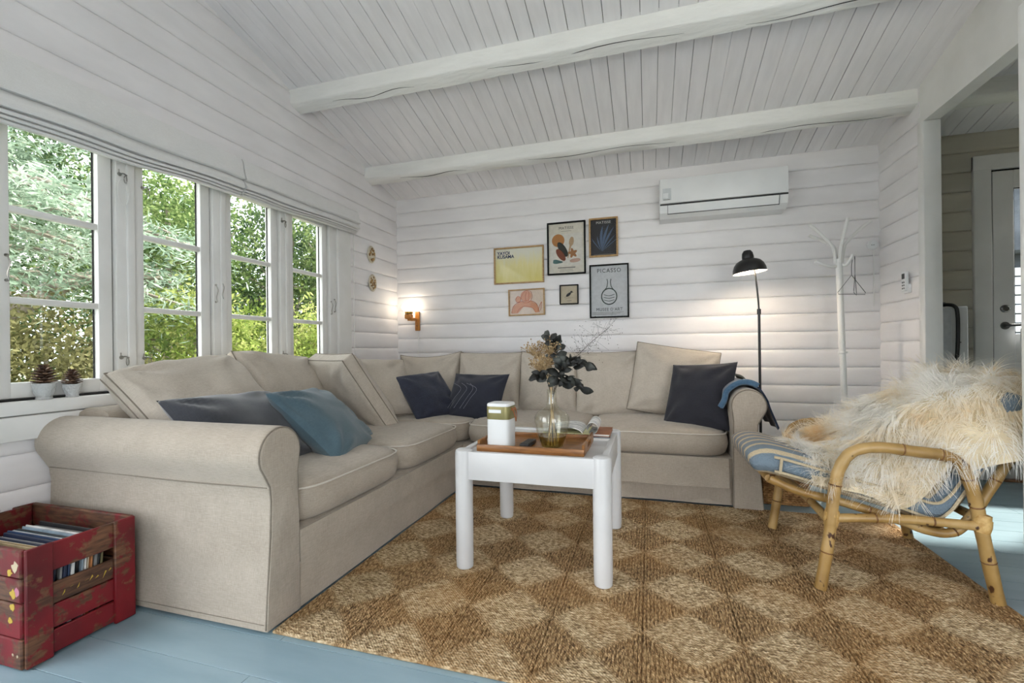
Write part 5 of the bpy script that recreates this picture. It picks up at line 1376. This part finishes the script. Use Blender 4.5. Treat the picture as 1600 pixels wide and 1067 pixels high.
def cup_and_cone(y, x, s, la, lb):
    o = thing('glass_cup', la, 'glass cup', (x, y, .7458), group='glass cups on the sill')
    pr = [(0, 0), (.024, 0), (.026, .003), (.024, .010), (.026, .014), (.033, .032), (.036, .050), (.037, .064), (.035, .064), (.034, .05), (.031, .032), (.024, .016), (0, .014)]
    MB().lathe([(a * s, b * s) for a, b in pr], (x, y, .7458), 28).build('cup', M['cup'], o)
    c = thing('pine_cone', lb, 'pine cone', (x, y, .7458 + .0165 * s), group='pine cones on the sill')
    mb = MB(); z0 = .7458 + .018 * s; H_ = .115 * s
    mb.lathe([(0, z0), (.010 * s, z0 + .01 * s), (.015 * s, z0 + .045 * s), (.008 * s, z0 + .085 * s), (0, z0 + H_)], (x, y, 0), 10); mb.build('core', M['cone'], c)
    mb = MB(); k = 0
    for r_ in range(11):
        f = r_ / 10; R_ = (.038 * math.sin(PI * min(.97, .22 + .68 * f)) ** .8) * s * (1 if f > .35 else .75); n_ = 8 if f < .85 else 5
        for q in range(n_):
            a = 2 * PI * (q + .5 * (r_ % 2)) / n_; zz = z0 + .008 * s + f * .094 * s; d = Vector((math.cos(a), math.sin(a), 0)); sd = Vector((-d.y, d.x, 0)); C = Vector((x, y, zz))
            up = Vector((0, 0, .010 * s * (.3 + f))); w = .0085 * s
            A = [C + d * R_ * .25 - sd * w * .4, C + d * R_ * .25 + sd * w * .4, C + d * R_ + up + sd * w, C + d * R_ * 1.08 + up * 1.1, C + d * R_ + up - sd * w]
            Bq = [p_ + Vector((0, 0, .0035 * s)) for p_ in A]
            mb.add(A + Bq, [(0, 4, 3, 2, 1), (5, 6, 7, 8, 9)] + [(j, (j + 1) % 5, 5 + (j + 1) % 5, 5 + j) for j in range(5)])
    mb.build('scales', M['cone'], c, smooth=False)
cup_and_cone(1.200, XL + .022, 1.0, 'larger hobnail glass cup nearest the left edge of the sill', 'larger pine cone nearest the left edge of the sill')
cup_and_cone(1.292, XL + .022, .84, 'smaller hobnail glass cup on the window sill beside the beige cushion', 'smaller pine cone on the window sill beside the beige cushion')
cup_and_cone(2.745, XL + .022, 1.0, 'glass cup at the far end of the sill behind the cushions', 'pine cone at the far end of the sill, peeking over the cushions')

# ---- floor lamp
fl_ = thing('floor_lamp', 'lit black dome floor lamp behind the far sofa arm', 'floor lamp', (.725, 3.45, 0))
MB().lathe([(0, 0), (.12, 0), (.122, .006), (.118, .016), (.02, .022), (0, .022)], (.725, 3.45, 0), 32).build('base', M['black_metal'], fl_)
MB().tube([(.725, 3.45, .02), (.722, 3.45, 1.16)], .0085, 10).build('pole', M['black_metal'], fl_)
MB().tube([(.722, 3.45, 1.14), (.722, 3.45, 1.175)], .0125, 10).build('collar', M['black_metal'], fl_)
MB().tube(_c([(.722, 3.45, 1.165), (.717, 3.45, 1.25), (.709, 3.45, 1.34), (.700, 3.45, 1.42), (.686, 3.45, 1.478)], 6), .0058, 8).build('neck', M['black_metal'], fl_)
tilt = Matrix.Rotation(math.radians(-6), 4, 'Y'); hc = Vector((.668, 3.45, 1.425))
def headlathe(prof, n=36):
    V, F = lathe_geo(prof, n); return [tuple(hc + (tilt @ Vector(p))) for p in V], F
MB().add(*headlathe([(.106, 0), (.103, .026), (.092, .056), (.074, .078), (.050, .090), (.038, .094), (.037, .100), (.037, .112), (.033, .136), (.022, .152), (0, .157), (0, .154), (.029, .133), (.033, .10), (.048, .087), (.072, .075), (.089, .054), (.100, .025), (.1035, 0)])).build('shade', M['black_metal'], fl_)
m_in = varied('white_enamel', srgb(240, 236, 226), srgb(246, 242, 234), .4, 10)
MB().add(*headlathe([(.1030, .002), (.0995, .025), (.0885, .0535), (.0715, .0742), (.0475, .0862), (0, .0875)])).build('shade_lining', m_in, fl_)
MB().add(*headlathe([(0, .012), (.016, .018), (.024, .032), (.022, .048), (.014, .060), (.013, .074), (0, .074)], 18)).build('bulb', emit('lit_bulb', (1.0, .84, .66, 1), 52.0), fl_)

# ---- coat rack with hangers
rk = thing('coat_rack', 'white branching coat rack standing in the right corner', 'coat rack', (1.255, 3.55, 0))
R0 = Vector((1.255, 3.55, 0))
MB().tube([(1.262, 3.55, .03), (1.246, 3.55, .70), (1.240, 3.55, .88), (1.225, 3.55, 1.50)], .019, 14).build('pole', M['trim'], rk)
MB().lathe([(.0195, -.008), (.027, -.006), (.027, .006), (.0195, .008)], (1.2415, 3.55, .875), 18).build('ring', M['trim'], rk)
for k in range(4):
    a = PI / 4 + k * PI / 2; d = Vector((math.cos(a), math.sin(a), 0))
    MB().tube(_c([Vector((1.261, 3.55, .16)), Vector((1.261, 3.55, .09)) + d * .06, Vector((1.261, 3.55, .03)) + d * .17, Vector((1.261, 3.55, .016)) + d * .24], 5), .015, 8).build('foot', M['trim'], rk)
T = Vector((1.225, 3.55, 1.50))
arms = [[(-.018, 0, -.03), (-.030, -.01, .06), (-.06, -.02, .11), (-.13, -.03, .19), (-.180, -.035, .235)], [(.0, -.018, -.03), (.004, -.022, .07), (.022, -.03, .16), (.042, -.035, .262)], [(.022, .01, -.03), (.036, .01, .08), (.07, .02, .13), (.15, .04, .21), (.205, .05, .25)], [(-.005, .02, -.03), (-.012, .035, .08), (-.05, .12, .15), (-.13, .14, .20)],
        [(-.02, -.005, -.05), (-.05, -.02, -.052), (-.10, -.03, -.035), (-.148, -.04, -.015)], [(.02, -.005, -.04), (.035, -.02, -.045), (.055, -.035, -.012), (.066, -.04, .018)]]
for A in arms: MB().tube(_c([T + Vector(p) for p in A], 6), .0105, 9).build('branch', M['trim'], rk)
m_wire = varied('grey_wire', srgb(72, 72, 74), srgb(98, 98, 100), .4, 20, Metallic=.6)
for (dx, dy_, lb, ry) in ((0, 0, 'wire clothes hanger hanging in front on the coat rack', .25), (-.012, .02, 'wire clothes hanger hanging behind on the coat rack', -.45)):
    hg = thing('wire_hanger', lb, 'hanger', (1.300 + dx, 3.505 + dy_, 1.47), (0, 0, .9 + ry), group='hangers on the coat rack')
    MB().tube(_c([(-.010, 0, .012), (-.014, 0, .024), (-.003, 0, .034), (.008, 0, .024), (.006, 0, .008), (0, 0, -.03), (0, 0, -.085)], 5), .0020, 6).build('hook', m_wire, hg, local=True)
    MB().tube([(0, 0, -.085), (-.105, 0, -.20), (-.10, 0, -.212), (.10, 0, -.212), (.105, 0, -.20)], .0020, 6, closed=True).build('wire', m_wire, hg, local=True)

# ---- little things by the right corner
jb = thing('wall_socket', 'white round cable socket on the back wall in the right corner', 'socket', (1.545, YW, 1.64))
MB().lathe([(0, .026), (.024, .026), (.033, .020), (.036, 0), (0, 0)], (1.548, YW, 1.64), 8, 'y').build('cover', M['plastic_white'], jb)
MB().tube([(1.555, YW - .003, 1.605), (1.555, YW - .003, 1.20)], .003, 5).build('cable', M['trim'], jb)
for q in (-.006, .006): MB().lathe([(0, .002), (.0028, .002), (.0028, 0), (0, 0)], (1.542 + q, YW - .026, 1.636), 8, 'y').build('hole', M['plastic_black'], jb)
rm = thing('wall_remote', 'white remote in a holder on the right partition wall', 'remote', (XR - .0145, 3.50, 1.315))
xw = XR - .0145
B('holder', M['plastic_white'], rm, xw - .018, xw, 3.472, 3.530, 1.250, 1.305, b=.004, seg=2)
B('body', M['plastic_white'], rm, xw - .032, xw - .012, 3.476, 3.526, 1.262, 1.385, b=.005, seg=2)
B('display', M['plastic_black'], rm, xw - .0326, xw - .0318, 3.484, 3.518, 1.340, 1.374)
for i in range(3):
    for j in range(2): B('button', M['plastic_grey'], rm, xw - .0330, xw - .0318, 3.486 + .018 * j, 3.497 + .018 * j, 1.275 + .019 * i, 1.285 + .019 * i)

# ================================================================== HALL: door, cabinet
door = struct('door_1', (2.245, YB, 0)); HT = M['hall_trim']
B('casing', HT, door, 2.125, 2.225, YB - .032, YB - .004, 0, 2.19, b=.004); B('casing', HT, door, 3.075, 3.175, YB - .032, YB - .004, 0, 2.19, b=.004); B('casing', HT, door, 2.125, 3.175, YB - .034, YB - .004, 2.095, 2.195, b=.004)
dx0, dx1 = 2.238, 3.062
B('jamb', M['gap'], door, 2.2255, 2.2375, YB - .01, YB + .05, 0, 2.09)
B('jamb', M['gap'], door, 2.2255, 3.075, YB + .0, YB + .05, 2.0865, 2.185); B('jamb', M['gap'], door, 3.063, 3.13, YB - .003, YB + .05, 0, 2.0865)
gx0, gx1, gz0, gz1 = 2.352, 2.952, .985, 1.965
B('stile', HT, door, dx0, gx0, YB - .012, YB + .032, .012, 2.085, b=.003); B('stile', HT, door, gx1, dx1, YB - .012, YB + .032, .012, 2.085, b=.003)
B('rail', HT, door, gx0, gx1, YB - .012, YB + .032, gz1, 2.085, b=.003); B('rail', HT, door, gx0, gx1, YB - .012, YB + .032, .80, gz0, b=.003); B('rail', HT, door, gx0, gx1, YB - .012, YB + .032, .012, .16, b=.003)
B('panel', HT, door, gx0, gx1, YB - .002, YB + .02, .15, .81); B('pane', M['pane'], door, gx0 - .003, gx1 + .003, YB + .008, YB + .012, gz0 - .003, gz1 + .003)
B('glazing_spacer', M['gap'], door, gx0, gx0 + .006, YB - .004, YB + .004, gz0, gz1); B('glazing_spacer', M['gap'], door, gx0, gx1, YB - .004, YB + .004, gz1 - .006, gz1)
m_st = varied('dark_steel', srgb(92, 92, 92), srgb(132, 132, 132), .3, 20, Metallic=.9)
MB().lathe([(0, .014), (.018, .014), (.025, .008), (.026, 0), (0, 0)], (2.298, YB - .012, 1.156), 24, 'y').build('lock', m_st, door)
hn = MB(); hn.lathe([(0, .010), (.022, .010), (.026, .004), (.026, 0), (0, 0)], (2.298, YB - .012, 1.042), 24, 'y'); hn.tube(_c([(2.298, YB - .02, 1.042), (2.298, YB - .055, 1.042), (2.315, YB - .062, 1.043), (2.42, YB - .062, 1.043)], 5), .0085, 8); hn.build('handle', m_st, door)
tg = MB().box(2.346, 2.384, YB - .0655, YB - .0645, .935, 1.02); tg.build('tag', flat('paper_tag', srgb(220, 222, 224), .6), door); B('tag_print', i_black, door, 2.350, 2.375, YB - .0664, YB - .0656, .968, .973)
B('threshold', wood('oak_threshold', srgb(96, 60, 36), srgb(126, 84, 52), srgb(146, 100, 66)), door, 2.238, 3.062, YB - .05, YB + .03, .0005, .012)

cb = thing('white_cabinet', 'white cabinet with a black hose over it in the dark hall', 'cabinet', (1.83, 3.75, 0))
B('body', M['white_lacquer'], cb, 1.70, 1.955, 3.62, 3.872, .002, 1.163, b=.004); B('door', flat('grey_white_panel', srgb(206, 208, 212), .4), cb, 1.703, 1.864, 3.610, 3.6195, .02, 1.150, b=.003)
B('side_strip', M['gap'], cb, 1.956, 1.964, 3.64, 3.872, .002, 1.15); B('knob', M['plastic_black'], cb, 1.905, 1.911, 3.606, 3.6195, .93, .936)
hs = thing('black_hose', 'black hose hanging over the white cabinet in the hall', 'hose', (1.86, 3.60, 1.165))
MB().tube(_c([(1.76, 3.72, 1.178), (1.83, 3.66, 1.180), (1.872, 3.60, 1.165), (1.885, 3.590, 1.10), (1.882, 3.588, .9), (1.866, 3.588, .70), (1.85, 3.588, .4)], 7), .011, 8).build('hose', M['plastic_black'], hs)
B('hose_head', M['plastic_black'], hs, 1.715, 1.865, 3.66, 3.80, 1.1655, 1.196, b=.006)

# narrow white door leaf standing open at the right edge of the view
lf = struct('door_2', (1.19, 1.93, 0))
lx0, lx1 = 1.196, XR
B('stile', M['trim'], lf, lx0, lx0 + .085, 1.915, 1.955, .014, 2.05, b=.005, seg=2); B('stile', M['trim'], lf, lx1 - .085, lx1, 1.915, 1.955, .014, 2.05, b=.005, seg=2)
for za, zb in ((.014, .16), (.95, 1.06), (1.93, 2.05)): B('rail', M['trim'], lf, lx0 + .085, lx1 - .085, 1.917, 1.953, za, zb, b=.004)
for za, zb in ((.15, .96), (1.05, 1.94)): B('panel', M['trim'], lf, lx0 + .08, lx1 - .08, 1.926, 1.944, za, zb)
MB().lathe([(0, 0), (.008, 0), (.008, .09), (0, .09)], (XR - .004, 1.91, 1.75), 10).build('hinge', M['metal'], lf); MB().lathe([(0, 0), (.008, 0), (.008, .09), (0, .09)], (XR - .004, 1.91, .3), 10).build('hinge', M['metal'], lf)
